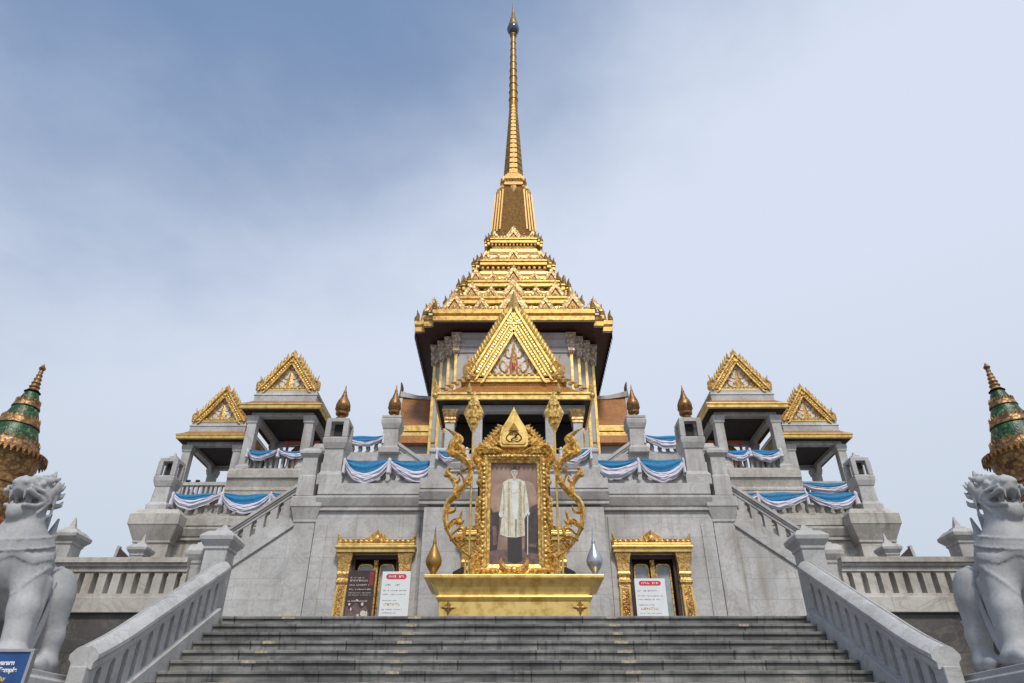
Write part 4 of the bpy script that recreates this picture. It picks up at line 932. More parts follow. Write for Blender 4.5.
# ================================================================ terrace railings, posts and cloth
def lotus(mb, x, y, z, h, r):
    mb.lathe([(r * 0.75, z), (r * 0.85, z + h * 0.03), (r * 0.55, z + h * 0.07), (r * 0.5, z + h * 0.12), (r * 0.86, z + h * 0.15), (r * 0.9, z + h * 0.20), (r * 0.74, z + h * 0.22), (r * 0.95, z + h * 0.27), (r * 1.06, z + h * 0.31), (r * 0.9, z + h * 0.33), (r * 1.0, z + h * 0.36), (r * 0.99, z + h * 0.43), (r * 0.80, z + h * 0.53), (r * 0.48, z + h * 0.64), (r * 0.28, z + h * 0.76), (r * 0.22, z + h * 0.78), (r * 0.25, z + h * 0.80), (r * 0.14, z + h * 0.86), (0.01, z + h)], (x, y), 18)
def lantern_post(x, y, z0, zt, h, label, finial=True, window=True, zbase=None):
    t = thing('lantern_post', label, 'post', (x, y, z0), 'lantern posts')
    m = MB(); hh = zt - z0; zl = zt - 0.62 if window else zt
    m.sq([(h * 1.45, z0), (h * 1.45, z0 + hh * 0.14), (h * 1.3, z0 + hh * 0.17), (h * 1.15, z0 + hh * 0.2), (h * 1.08, zl - 0.34), (h * 1.2, zl - 0.32), (h * 1.28, zl - 0.26), (h * 1.42, zl - 0.16), (h * 1.46, zl - 0.02), (h * 1.3, zl + 0.02)], (x, y)); m.build('shaft', 'trim', t, bevel=0.01)
    if window:
        m = MB(); a = h * 1.05
        for sx in (-1, 1):
            for sy in (-1, 1): m.box(x + sx * a - 0.075, x + sx * a + 0.075, y + sy * a - 0.075, y + sy * a + 0.075, zl + 0.02, zt - 0.13)
        m.sq([(h * 1.32, zt - 0.13), (h * 1.32, zt - 0.02), (h * 1.15, zt), (h * 0.7, zt + 0.06)], (x, y))
        m.build('lantern_house', 'trim', t, bevel=0.008)
        m = MB(); m.sq([(h * 0.5, zl), (h * 0.5, zt - 0.14)], (x, y)); m.build('lantern_core', 'dark_room', t)
    else:
        m = MB(); m.sq([(h * 1.25, zt - 0.02), (h * 1.4, zt + 0.05), (h * 1.4, zt + 0.12), (h * 1.0, zt + 0.14)], (x, y)); m.build('cap', 'trim', t, bevel=0.008)
    zt2 = zt + (0.06 if window else 0.14)
    if finial:
        m = MB(); lotus(m, x, y, zt2, 1.15 if window else 1.3, 0.215); m.build('lotus_finial', 'bronze', t, smooth=True, angle=40)
    else:
        m = MB(); m.sq([(h * 0.5, zt2 - 0.02), (h * 0.55, zt2 + 0.06), (h * 0.2, zt2 + 0.1), (0.02, zt2 + 0.2)], (x, y)); m.build('cap_knob', 'trim', t)
    return t

def swag(x0, x1, y, zt, n, drop, label, white_ratio=1.0, ends=(True, True), flip=False, ylean=0.0):
    t = thing('draped_bunting', label, 'bunting', ((x0 + x1) / 2, y, zt - drop), 'blue and white bunting on the railings')
    wd = (x1 - x0) / n; NU, NV = 28, 12
    bl_ = MB(); wh = MB()
    for q in range(n):
        a = x0 + q * wd; asym = random.uniform(-0.16, 0.16); dr = drop * random.uniform(0.82, 1.1); tilt = random.uniform(-0.05, 0.05)
        ph = random.uniform(0, 6)
        vb = []; vw = []
        for i in range(NU + 1):
            u = i / NU; uu = min(1, max(0, u + asym * math.sin(PI * u))); s_ = (4 * uu * (1 - uu)) ** 0.85
            zb0 = zt + 0.015 * math.sin(9 * u + ph) - 0.05 * s_ * abs(math.sin(ph)); zb1 = zt - 0.04 - (0.56 + 0.08 * math.sin(ph * 2)) * dr * s_ + tilt * u
            for j in range(NV + 1):
                v = j / NV; vb.append((a + u * wd, y - 0.04 - 0.035 * s_ * math.sin(v * PI) - 0.012 * math.sin(v * 14 + u * 3 + ph), zb0 + (zb1 - zb0) * v))
            zw0 = zt - (0.52 + 0.08 * math.sin(ph * 2)) * dr * s_ + tilt * u; zw1 = 0.014 * math.sin(u * 21 + ph) + zt - (0.26 + 0.1 * u * abs(math.sin(ph))) * dr - 0.72 * dr * s_ + tilt * u
            for j in range(NV * 2 + 1):
                v = j / (NV * 2); fold = math.sin(v * PI * (4.2 + 0.8 * math.sin(ph)) + 1.3 * math.sin(u * 5 + ph)) * (0.7 + 0.5 * math.sin(u * 7 + 2 * ph))
                vw.append((a + u * wd + 0.02 * fold * (1 - s_), y - 0.075 - 0.045 * math.sin(v * PI) - 0.026 * fold - 0.011 * math.sin(v * 31 + u * 9 + ph) - 0.008 * math.sin(v * 17 - u * 23 + ph * 3), zw0 + (zw1 - zw0) * v - 0.012 * fold))
        g = lambda NVV: [(i * (NVV + 1) + j, i * (NVV + 1) + j + 1, (i + 1) * (NVV + 1) + j + 1, (i + 1) * (NVV + 1) + j) for i in range(NU) for j in range(NVV)]
        bl_.add(vb, g(NV)); wh.add(vw, g(NV * 2))
    for q in range(n + 1):
        if (q == 0 and not ends[0]) or (q == n and not ends[1]): continue
        x = x0 + q * wd; w_ = 0.048 * random.uniform(0.7, 1.3); kn = MB()
        kn.loft([[(x + w_ * s_ * math.cos(c) * (1 + 0.22 * math.sin(5 * c + q)), y - 0.10 + 0.07 * s_ * math.sin(c), z) for c in [2 * PI * k / 14 for k in range(14)]] for s_, z in ((0.35, zt + 0.03), (0.9, zt - 0.02), (1.0, zt - 0.08), (0.8, zt - 0.14), (1.15, zt - 0.24), (1.3, zt - 0.34 * drop / 0.6 - 0.05))])
        kn.build('gathered_knot', 'white_cloth', t, smooth=True, angle=70)
    for o, nm, mt in ((bl_, 'blue_cloth', 'blue_cloth'), (wh, 'white_cloth', 'white_cloth')):
        ob = o.build(nm, mt, t, smooth=True, angle=80); sm = ob.modifiers.new('thickness', 'SOLIDIFY'); sm.thickness = 0.012
    return t

for s, side in SIDES:
    # first terrace, centre: thick balusters on the parapet above each door
    pr_ = MB(); pr_.box(*sorted((s * 4.72, s * 2.3)), 18.02, 18.3, 8.19, 8.30)
    t = thing('parapet_railing', 'marble parapet railing above the %s gilded door, under a bunting' % side, 'balustrade', (s * 3.5, 18.16, 8.19), 'parapet railings')
    a, b = sorted((s * 4.75, s * 2.3))
    m = MB(); rail(m, (a, 18.18, 8.19), (b, 18.18, 8.19), (0.0, 0.16, 0.56, 0.70), 9, 0.22, 0.36, False, False); m.build('railing', 'trim', t, bevel=0.008)
    m = MB(); m.box(*sorted((s * 4.86, s * 4.32)), 18.07, 18.29, 8.19, 8.75); m.build('solid_end', 'trim', t, bevel=0.008)
    m = MB(); m.sq([(0.27, 8.15), (0.27, 8.6), (0.24, 8.65), (0.24, 9.0), (0.28, 9.05), (0.28, 9.12), (0.22, 9.18)], (s * 2.08, 17.95)); 
    tag(m.build('parapet_pier', 'trim', None, (s * 2.08, 17.95, 8.2), bevel=0.01), 'square parapet pier of the portal bay, %s of the portrait behind the gilded scroll' % side, 'post', 'portal bay piers')
    lantern_post(s * 5.08, 18.25, 8.19, 10.22, 0.24, 'pierced lantern post with brown lotus finial at the corner above the %s door' % side)
    lantern_post(s * 4.08, 21.0, 10.3, 11.5, 0.23, 'solid post with brown lotus finial beside the %s orange porch roof' % side, True, False)
    lantern_post(s * 11.1, 20.92, 8.28, 10.1, 0.22, 'pale lantern post without lotus on the outermost %s corner pier' % side, False)
    swag(*sorted((s * 4.72, s * 2.22)), 18.02, 8.93, 2, 0.66, 'double blue and white bunting on the parapet above the %s door' % side)
    swag(*sorted((s * 2.12, s * 1.3)), 17.68, 9.1, 1, 0.5, 'short bunting at the portal bay, half hidden by the %s gilded scroll' % side)
    # wing railing
    t = thing('parapet_railing', 'marble parapet railing along the %s wing below the lower pavilion' % side, 'balustrade', (s * 8, 20.98, 8.19), 'parapet railings')
    a, b = sorted((s * 10.75, s * 5.6))
    m = MB(); rail(m, (a, 20.98, 8.18), (b, 20.98, 8.18), (0.0, 0.14, 0.56, 0.70), 17, 0.2, 0.4, False, False); m.build('railing', 'warm', t, bevel=0.008)
    swag(*sorted((s * 10.72, s * 6.1)), 20.84, 8.96, 3, 0.62, 'long blue and white bunting of three swags along the %s wing' % side)
    # upper base railing between the two lotus posts, and the slope that leads inwards
    t = thing('upper_railing', 'short marble railing between the two lotus posts on the upper base, %s side' % side, 'balustrade', (s * 5, 21.0, 10.29), 'upper base railings')
    a, b = sorted((s * 5.85, s * 4.3))
    m = MB(); rail(m, (a, 21.0, 10.29), (b, 21.0, 10.29), (0.0, 0.1, 0.50, 0.62), 6, 0.18, 0.45, False, False); m.build('railing', 'trim', t, bevel=0.006)
    swag(*sorted((s * 5.65, s * 4.3)), 20.88, 10.96, 1, 0.5, 'single blue and white bunting between the two lotus posts, %s side' % side)
    m = MB(); rail(m, (s * 3.85, 20.98, 9.95), (s * 2.45, 20.98, 8.95), (-0.2, 0.12, 0.5, 0.80), 5, 0.2, 0.4)
    tag(m.build('sloping_railing', 'trim', None, (s * 3.1, 20.98, 9), bevel=0.006), 'short sloping marble railing running down inward from the inner lotus post, %s side' % side, 'balustrade', 'upper sloping railings')
    swag(*sorted((s * 9.1, s * 7.0)), 21.86, 10.86, 2 if s > 0 else 2, 0.42, 'bunting on the railing of the taller %s pavilion, below its bell' % side)
    for x, y, z, ds in ((s * 6.55, 21.6, 10.2, 'stone block beside the taller'),):
        m = MB(); m.sq([(0.26, 8.2), (0.26, 10.45), (0.30, 10.5), (0.32, 10.62), (0.24, 10.66), (0.2, 10.8), (0.1, 10.84)], (s * 6.45, 21.35)); tag(m.build('stone_pier', 'trim', None, (s * 6.45, 21.35, 8.2), bevel=0.01), 'plain stone pier between the taller %s pavilion and the lantern post' % side, 'post', 'plain piers by the pavilions')
    for x, y, z, where in ((s * 5.5, 20.7, 10.95, 'bunting between the lotus posts'),):
        fl = thing('floodlight', 'tiny white floodlight above the %s, %s side' % (where, side), 'floodlight', (x, y + 0.3, z - 0.05), 'small floodlights'); m = MB(); m.tube([(x, y + 0.3, z - 0.05), (x, y + 0.3, z + 0.06)], 0.015); m.build('stem', 'black', fl); m = MB(); m.ball((x, y + 0.28, z + 0.1), (0.07, 0.07, 0.07)); m.build('lamp_head', 'white_print', fl, smooth=True)
swag(9.98, 11.72, 22.88, 10.04, 1, 0.42, 'single bunting on the railing of the lower right pavilion')
for x, z in ((-11.45, 10.02), (-11.12, 10.02)):
    fl = thing('floodlight', ('left' if x < -11.3 else 'right') + ' of two tiny black floodlights on the railing of the lower left pavilion', 'floodlight', (x, 22.95, 10.0), 'small floodlights'); m = MB(); m.tube([(x, 22.95, 10.0), (x, 22.95, 10.12)], 0.014); m.build('stem', 'black', fl); m = MB(); m.box(x - 0.07, x + 0.07, 22.9, 22.98, 10.1, 10.2); m.build('lamp_head', 'black', fl, bevel=0.01)
# ================================================================ gilded pedestal and portrait
ped = thing('gilded_pedestal', 'long smooth gold pedestal carrying the framed portrait above the steps', 'pedestal', (0, 14.5, ZP))
m = MB(); yc = 14.55; hy = 0.6
def rect(hx, dy, z): return [(-hx, yc - hy - dy, z), (hx, yc - hy - dy, z), (hx, yc + hy + dy, z), (-hx, yc + hy + dy, z)]
m.loft([rect(1.47, -0.02, ZP), rect(1.47, -0.02, 4.36), rect(1.50, 0.0, 4.37), rect(1.53, 0.03, 4.42), rect(1.53, 0.03, 4.45), rect(1.48, -0.01, 4.47), rect(1.50, 0.0, 4.53), rect(1.55, 0.03, 4.62), rect(1.64, 0.08, 4.71), rect(1.74, 0.13, 4.76), rect(1.77, 0.15, 4.765), rect(1.77, 0.15, 4.83)])
m.build('pedestal_body', 'gold', ped, bevel=0.01)
for s in (-1, 1):
    m = MB(); c = (s * 1.28, 13.965, 4.24)
    for q in range(4):
        a = q * PI / 2 + PI / 4 * 0; m.flame(c[0], c[2], c[1], 0.15, 0.09, 0, 0.02, (math.cos(a), math.sin(a)))
    for q in range(4):
        a = q * PI / 2 + PI / 4; m.flame(c[0], c[2], c[1], 0.09, 0.06, 0, 0.02, (math.cos(a), math.sin(a)))
    m.ball((c[0], c[1] - 0.01, c[2]), (0.03, 0.015, 0.03)); m.build('rosette', 'gold_spire', ped)

por = thing('framed_portrait', 'tall carved gold frame with portrait of a standing person in cream robe', 'portrait', (0, 14.4, 4.83))
Y = 14.40
PW, PB, PT = 0.505, 5.17, 7.38
OW, OB, OT = 0.75, 4.84, 7.62
m = MB()
prof = [(0.0, 0.0, 0.06), (0.02, 0.0, -0.02), (0.25, 0.0, -0.05), (0.3, 0, -0.09), (0.55, 0, -0.13), (0.8, 0, -0.09), (0.92, 0, -0.12), (1.0, 0, -0.02), (1.0, 0, 0.16), (0, 0, 0.16)]
rings = []
for cx, cz, sx, sz in ((-1, -1, -1, -1), (1, -1, 1, -1), (1, 1, 1, 1), (-1, 1, -1, 1)):
    rings.append([(sx * (PW + (OW - PW) * t), Y + dy, (PB - (PB - OB) * t) if sz < 0 else (PT + (OT - PT) * t)) for t, _, dy in prof])
rings.append(rings[0])
m.loft(rings, cap=False)
frm = m.build('frame', 'gold_carved', por)
m = MB()
for s in (-1, 1):                       # carved corner leaves and side scrolls
    for q in range(7):
        z = OT + 0.06 - q * 0.12; m.flame(s * (OW - 0.03 + 0.04 * math.sin(q)), z, Y - 0.10, 0.22, 0.15, s * 0.7, 0.07, (s * 0.15, -0.98))
    for q in range(4): m.flame(s * (0.82 - q * 0.12), OT - 0.05, Y - 0.12, 0.26, 0.18, -s * 0.9, 0.08, (-s * 0.8, 0.5))
    m.ribbon([(s * 0.55, 7.66), (s * 0.72, 7.74), (s * 0.82, 7.68), (s * 0.86, 7.5), (s * 0.80, 7.36), (s * 0.72, 7.44)], [0.10, 0.15, 0.17, 0.16, 0.12, 0.05], Y - 0.1, 0.12)
    for q in range(9):
        z = OB + 0.06 + q * 0.12; m.flame(s * (OW - 0.04 + 0.06 * max(0, 1 - q / 5)), z, Y - 0.10, 0.2, 0.15, s * 0.7, 0.07, (s * 0.25, 0.95))
    m.ribbon([(s * 0.62, 4.92), (s * 0.80, 4.90), (s * 0.86, 5.02), (s * 0.85, 5.24), (s * 0.78, 5.32), (s * 0.73, 5.2)], [0.12, 0.16, 0.17, 0.15, 0.12, 0.04], Y - 0.1, 0.11)
    for q in range(6):
        z = 6.0 + q * 0.11; m.flame(s * (OW - 0.04), z, Y - 0.10, 0.2, 0.16, s * 0.7, 0.07, (s * 0.3, -0.95))
    for q in range(5): m.flame(s * (0.34 + q * 0.09), 4.97, Y - 0.13, 0.16, 0.13, s * 0.6, 0.05, (s * 0.8, 0.5))
    for q in range(22): m.ball((s * 0.655, Y - 0.13, 5.2 + q * 0.1), (0.045, 0.03, 0.042), 7, 4)
for q in range(12): m.ball((-0.55 + q * 0.1, Y - 0.13, 7.5), (0.042, 0.03, 0.04), 7, 4)
m.build('carved_leaves', 'gold_carved', frm, smooth=True, angle=60)
m = MB()                                 # crescent horns at the foot
for s in (-1, 1): m.ribbon([(0.0, 5.02), (s * 0.14, 5.02), (s * 0.25, 5.12), (s * 0.27, 5.28)], [0.16, 0.18, 0.12, 0.01], Y - 0.14, 0.07)
m.ball((0, Y - 0.19, 5.02), (0.08, 0.05, 0.07)); m.build('crescent_ornament', 'gold_fine', frm, smooth=True, angle=60)
# the flat picture
m = MB(); m.box(-PW, PW, Y + 0.03, Y + 0.05, PB, PT); pic = m.build('picture', 'canvas', por)
def flat(poly, mat, layer, name='painted_shape'):
    q = MB(); q.prism(poly, Y + 0.03 - 0.0015 * layer, Y + 0.0302 - 0.0015 * (layer - 1)); return q.build(name, mat, pic)
def oval(cx, cz, rx, rz, n=18): return [(cx + rx * math.cos(2 * PI * k / n), cz + rz * math.sin(2 * PI * k / n)) for k in range(n)]
ZB = PB
flat([(-PW, ZB), (PW, ZB), (PW, ZB + 0.34), (-PW, ZB + 0.30)], 'p_mauve', 1, 'painted_floor')
flat([(-PW, ZB + 0.28), (-0.36, ZB + 0.30), (-0.30, ZB + 0.9), (-0.33, ZB + 1.12), (-0.44, ZB + 1.1), (-PW, ZB + 1.2)], 'p_dark', 2, 'painted_furniture')
flat([(PW, ZB + 0.22), (0.22, ZB + 0.26), (0.24, ZB + 1.0), (0.36, ZB + 1.22), (PW, ZB + 1.28)], 'p_dark', 2, 'painted_furniture')
flat([(-0.44, ZB + 0.4), (-0.36, ZB + 0.42), (-0.38, ZB + 0.82), (-0.46, ZB + 0.8)], 'p_mauve', 3, 'painted_furniture')
flat([(0.30, ZB + 0.36), (0.46, ZB + 0.36), (0.46, ZB + 0.43), (0.30, ZB + 0.43)], 'p_mauve', 3, 'painted_furniture')
flat([(-0.13, ZB + 0.07), (-0.02, ZB + 0.03), (0.09, ZB + 0.05), (0.17, ZB + 0.08), (0.16, ZB + 0.75), (-0.14, ZB + 0.75)], 'p_hair', 4, 'painted_trousers')
flat([(-0.30, ZB + 0.62), (-0.26, ZB + 1.0), (-0.31, ZB + 1.1), (-0.27, ZB + 1.45), (-0.24, ZB + 1.78), (-0.10, ZB + 1.86), (0.10, ZB + 1.86), (0.24, ZB + 1.80), (0.29, ZB + 1.5), (0.33, ZB + 1.15), (0.27, ZB + 1.05), (0.22, ZB + 0.95), (0.23, ZB + 0.60), (0.05, ZB + 0.56), (-0.15, ZB + 0.57)], 'p_robe', 5, 'painted_robe')
flat([(-0.05, ZB + 1.84), (0.07, ZB + 1.84), (0.10, ZB + 1.2), (0.06, ZB + 0.95), (0.0, ZB + 0.95), (-0.04, ZB + 1.3)], 'p_white', 6, 'painted_shirt')
flat([(0.03, ZB + 0.95), (0.055, ZB + 0.95), (0.05, ZB + 0.58), (0.03, ZB + 0.57)], 'p_dark', 6, 'painted_seam')
for a, b in ((-0.13, -0.10), (0.115, 0.16)): flat([(a, ZB + 0.60), (b, ZB + 0.60), (b + 0.01, ZB + 1.2), (b, ZB + 1.78), (a, ZB + 1.8), (a - 0.01, ZB + 1.2)], 'p_trim', 6, 'painted_trim')
for s in (-1, 1): flat([(s * 0.23, ZB + 1.74), (s * 0.20, ZB + 1.35), (s * 0.22, ZB + 1.06), (s * 0.245, ZB + 1.06), (s * 0.225, ZB + 1.35), (s * 0.25, ZB + 1.7)], 'p_trim', 6, 'painted_fold')
flat([(-PW, ZB + 1.2), (-0.3, ZB + 1.12), (0.36, ZB + 1.25), (PW, ZB + 1.3), (PW, ZB + 1.5), (0.42, ZB + 1.75), (0.3, ZB + 1.82), (-0.34, ZB + 1.75), (-PW, ZB + 1.5)], 'p_glow', 1, 'painted_light')
for x0_, z0_, x1_, z1_ in ((-0.2, 0.62, -0.22, 1.0), (0.18, 0.64, 0.19, 1.0), (-0.19, 1.1, -0.235, 1.6), (0.2, 1.12, 0.25, 1.62), (-0.075, 0.6, -0.08, 1.15), (0.09, 0.62, 0.095, 1.2)):
    flat([(x0_ - 0.008, ZB + z0_), (x0_ + 0.008, ZB + z0_), (x1_ + 0.004, ZB + z1_), (x1_ - 0.004, ZB + z1_)], 'p_fold', 7, 'painted_crease')
for x_, z_ in ((-0.09, 1.62), (-0.06, 1.56), (-0.02, 1.53), (0.02, 1.53), (0.06, 1.56), (0.09, 1.62), (0.15, 1.5), (0.17, 1.44), (0.15, 1.38)): flat(oval(x_, ZB + z_, 0.013, 0.015, 8), 'p_trim', 8, 'painted_medal')
flat([(0.05, ZB + 1.925), (0.078, ZB + 1.98), (0.082, ZB + 2.03), (0.06, ZB + 2.0), (0.045, ZB + 1.95)], 'p_fold', 9, 'painted_cheek')
flat(oval(-0.28, ZB + 1.06, 0.045, 0.07), 'p_white', 7, 'painted_hand'); flat(oval(0.29, ZB + 1.08, 0.05, 0.06), 'p_white', 7, 'painted_hand')
flat([(0.275, ZB + 0.2), (0.29, ZB + 0.2), (0.305, ZB + 1.06), (0.285, ZB + 1.06)], 'p_white', 7, 'painted_cane')
flat([(-0.03, ZB + 1.82), (0.05, ZB + 1.82), (0.045, ZB + 1.93), (-0.025, ZB + 1.93)], 'p_skin', 7, 'painted_neck')
flat(oval(0.01, ZB + 2.005, 0.076, 0.105), 'p_skin', 8, 'painted_face')
flat([(0.01 + 0.083 * math.cos(a), ZB + 2.035 + 0.093 * math.sin(a)) for a in [q * PI / 10 for q in range(11)]] + [(-0.055, ZB + 2.06), (0.01, ZB + 2.075), (0.075, ZB + 2.06)], 'p_hair', 9, 'painted_hair')
for s in (-1, 1): flat(oval(0.01 + s * 0.03, ZB + 2.01, 0.016, 0.006, 8), 'p_hair', 9, 'painted_eye'); flat(oval(0.01 + s * 0.03, ZB + 2.032, 0.022, 0.005, 8), 'p_hair', 9, 'painted_brow')
flat(oval(0.01, ZB + 1.945, 0.02, 0.005, 8), 'p_dark', 9, 'painted_mouth'); flat([(0.003, ZB + 2.0), (0.016, ZB + 1.97), (0.004, ZB + 1.968)], 'p_mauve', 9, 'painted_nose')
# crest
cr = MB(); cr.prism([(-0.78, 7.66), (0.78, 7.66), (0.42, 7.98), (0.18, 8.36), (0, 8.6), (-0.18, 8.36), (-0.42, 7.98)], Y + 0.02, Y + 0.1); crest = cr.build('crest', 'gold_carved', por)
for s in (-1, 1):
    m = MB()
    for q in range(9):
        t_ = q / 8; m.flame(s * (0.76 - 0.46 * t_), 7.66 + 0.52 * t_, Y - 0.02, 0.17, 0.15, s * 0.5, 0.07, (s * 0.25, 0.96))
    for q in range(7): m.flame(s * (0.70 - 0.45 * q / 6), 7.68 + 0.3 * q / 6, Y - 0.05, 0.18, 0.15, -s * 0.6, 0.07, (-s * 0.2, 0.97))
    for q in range(5): m.flame(s * (0.56 - 0.24 * q / 4), 7.68 + 0.16 * q / 4, Y - 0.07, 0.2, 0.15, -s * 0.8, 0.06, (s * 0.5, 0.85))
    m.build('flame_border', 'gold_carved', crest, smooth=True, angle=60)
m = MB()
ogee = [(-0.28, 7.74), (0.28, 7.74), (0.33, 7.80), (0.33, 8.02), (0.27, 8.22), (0.14, 8.44), (0.0, 8.74), (-0.14, 8.44), (-0.27, 8.22), (-0.33, 8.02), (-0.33, 7.80)]
m.prism(ogee, Y - 0.10, Y + 0.02); m.prism([(x * 0.84, 7.79 + (z - 7.74) * 0.86) for x, z in ogee], Y - 0.125, Y - 0.10); pl = m.build('crest_plaque', 'gold', crest, bevel=0.012)
m = MB(); Yp = Y - 0.13          # royal emblem: tiered crown over interlaced cypher
for w_, z0, z1 in ((0.11, 8.12, 8.16), (0.09, 8.165, 8.2), (0.065, 8.205, 8.24), (0.04, 8.245, 8.29)): m.prism([(-w_, z0), (w_, z0), (w_ * 0.75, z1), (-w_ * 0.75, z1)], Yp - 0.02, Yp + 0.006)
m.ribbon([(0, 8.29), (0, 8.36)], [0.03, 0.004], Yp, 0.015)
m.ribbon([(-0.12, 8.05), (-0.05, 8.09), (0.05, 8.09), (0.12, 8.05)], [0.02, 0.035, 0.035, 0.02], Yp, 0.02)
for s in (-1, 1): m.ribbon([(s * 0.02, 8.05), (s * 0.13, 8.02), (s * 0.17, 7.93), (s * 0.1, 7.86), (s * 0.02, 7.85)], [0.01, 0.03, 0.035, 0.03, 0.01], Yp, 0.02)
m.build('emblem', 'gold_spire', pl)
m = MB(); m.ribbon([(-0.08, 8.03), (0.0, 8.05), (0.06, 8.0), (0.0, 7.95), (-0.06, 7.90), (-0.01, 7.87), (0.07, 7.9)], [0.01, 0.018, 0.022, 0.018, 0.022, 0.018, 0.008], Yp - 0.015, 0.02); m.ribbon([(0.09, 8.04), (0.03, 7.97), (0.1, 7.93)], [0.012, 0.025, 0.01], Yp - 0.015, 0.02); m.build('cypher', 'p_dark', pl)
m = MB(); m.box(-0.8, 0.8, Y + 0.16, Y + 0.24, 4.83, 7.6); m.build('back_panel', 'wood', por)

# flame scrolls, diamond-headed poles, gold and silver buds, spotlights
SCR = [(-0.88, 5.27), (-1.04, 5.38), (-1.23, 5.58), (-1.38, 5.82), (-1.46, 6.09), (-1.42, 6.41), (-1.23, 6.63), (-1.04, 6.86), (-0.95, 7.14), (-1.03, 7.35), (-1.23, 7.5), (-1.38, 7.63), (-1.37, 7.81), (-1.29, 7.96), (-1.39, 8.07), (-1.56, 8.18)]
SW = [0.04, 0.06, 0.075, 0.09, 0.11, 0.14, 0.15, 0.14, 0.14, 0.18, 0.21, 0.20, 0.18, 0.15, 0.09, 0.01]
for s, side in SIDES:
    sc = thing('flame_scroll', 'S-shaped openwork gilded flame ornament standing %s of the framed portrait' % side, 'ornament', (s * 1.0, 14.25, 4.83), 'gilded flame scrolls')
    T = lambda P_: [(s * -x, z) for x, z in P_]
    m = MB(); m.ribbon(T(SCR), SW, 14.25, 0.09, 6); m.build('scroll_stem', 'gold_carved', sc, smooth=True, angle=50)
    m = MB(); m.ribbon(T(SCR[:-1]), [0.015, 0.02, 0.025, 0.03, 0.035, 0.04, 0.04, 0.04, 0.04, 0.04, 0.04, 0.04, 0.035, 0.03, 0.02], 14.18, 0.04, 6)
    m.build('raised_vein', 'gold', sc, smooth=True)
    m = MB()
    for P_, W_ in (([(-1.27, 6.62), (-1.27, 6.82), (-1.36, 6.98), (-1.46, 7.1), (-1.43, 7.2), (-1.36, 7.18)], [0.10, 0.12, 0.13, 0.12, 0.08, 0.02]), ([(-1.42, 7.04), (-1.5, 7.02), (-1.54, 7.08)], [0.07, 0.06, 0.01]), ([(-1.28, 6.85), (-1.2, 6.92), (-1.2, 7.02)], [0.08, 0.07, 0.01]),
                   ([(-1.46, 5.85), (-1.30, 5.98), (-1.16, 6.08), (-1.10, 6.28)], [0.08, 0.11, 0.10, 0.01]), ([(-1.26, 6.0), (-1.12, 5.98), (-1.05, 6.05)], [0.07, 0.07, 0.01]), ([(-1.34, 5.62), (-1.2, 5.68), (-1.07, 5.72), (-1.0, 5.92)], [0.07, 0.10, 0.09, 0.01]), ([(-1.2, 5.48), (-1.08, 5.5), (-1.0, 5.58)], [0.06, 0.06, 0.01]),
                   ([(-1.42, 6.2), (-1.28, 6.24), (-1.24, 6.36)], [0.07, 0.07, 0.01]), ([(-1.38, 5.95), (-1.26, 6.06), (-1.18, 6.0), (-1.22, 5.9)], [0.04, 0.05, 0.045, 0.01]), ([(-1.3, 5.74), (-1.16, 5.86), (-1.06, 5.82), (-1.09, 5.73)], [0.04, 0.05, 0.045, 0.01]), ([(-1.16, 5.5), (-1.04, 5.66), (-0.96, 5.62)], [0.04, 0.05, 0.01]), ([(-1.08, 6.84), (-1.12, 7.0), (-1.2, 7.08), (-1.26, 7.02)], [0.04, 0.05, 0.045, 0.01]), ([(-1.02, 7.2), (-1.12, 7.14), (-1.18, 7.2), (-1.14, 7.27)], [0.04, 0.05, 0.045, 0.01]), ([(-1.24, 7.5), (-1.16, 7.64), (-1.26, 7.78), (-1.2, 7.95)], [0.16, 0.17, 0.15, 0.01]), ([(-1.3, 7.75), (-1.2, 7.9), (-1.3, 8.06)], [0.14, 0.14, 0.01]), ([(-1.36, 7.5), (-1.47, 7.58), (-1.5, 7.68)], [0.09, 0.08, 0.01])):
        m.ribbon(T(P_), W_, 14.24, 0.07)
    PS = catmull(SCR, 4)
    for q in range(8, len(PS) - 10, 5):
        a, b = PS[q - 1], PS[q + 1]; tx, tz = b[0] - a[0], b[1] - a[1]; l = math.hypot(tx, tz)
        for e in (-1, 1):
            nx, nz = -tz / l * e, tx / l * e
            if nx < 0.1: continue
            wq = 0.36 * lerp_list(SW, len(PS))[q]; m.flame(-s * (PS[q][0] + nx * wq), PS[q][1] + nz * wq, 14.22, 0.10, 0.09, 0.6 * e, 0.05, (-s * (nx * 0.55 + tx / l * 0.8), nz * 0.55 + tz / l * 0.8))
    m.build('flame_leaves', 'gold_carved', sc, smooth=True, angle=50)
    m = MB(); m.box(min(s * 0.82, s * 1.02), max(s * 0.82, s * 1.02), 14.3, 14.36, 5.24, 5.28); m.tube([(s * 0.8, 14.34, 7.7), (s * 1.2, 14.34, 7.7)], 0.012); m.tube([(s * 1.0, 14.3, 4.83), (s * 1.0, 14.3, 5.26)], 0.02); m.build('support_rod', 'gold', sc)
    po = thing('diamond_finial_pole', 'thin gold pole topped with carved diamond finial, %s of the portrait crest' % side, 'pole', (s * 0.93, 14.22, 4.83), 'diamond-topped poles')
    m = MB(); m.tube([(s * 0.93, 14.3, 4.83), (s * 0.93, 14.3, 8.2)], 0.022, 8); m.build('pole_shaft', 'gold', po)
    m = MB(); m.lathe([(0.02, 8.08), (0.06, 8.16), (0.235, 8.58), (0.20, 8.66), (0.07, 8.98), (0.01, 9.16)], (s * 0.93, 14.3), 4, 0, 1, 0.5)
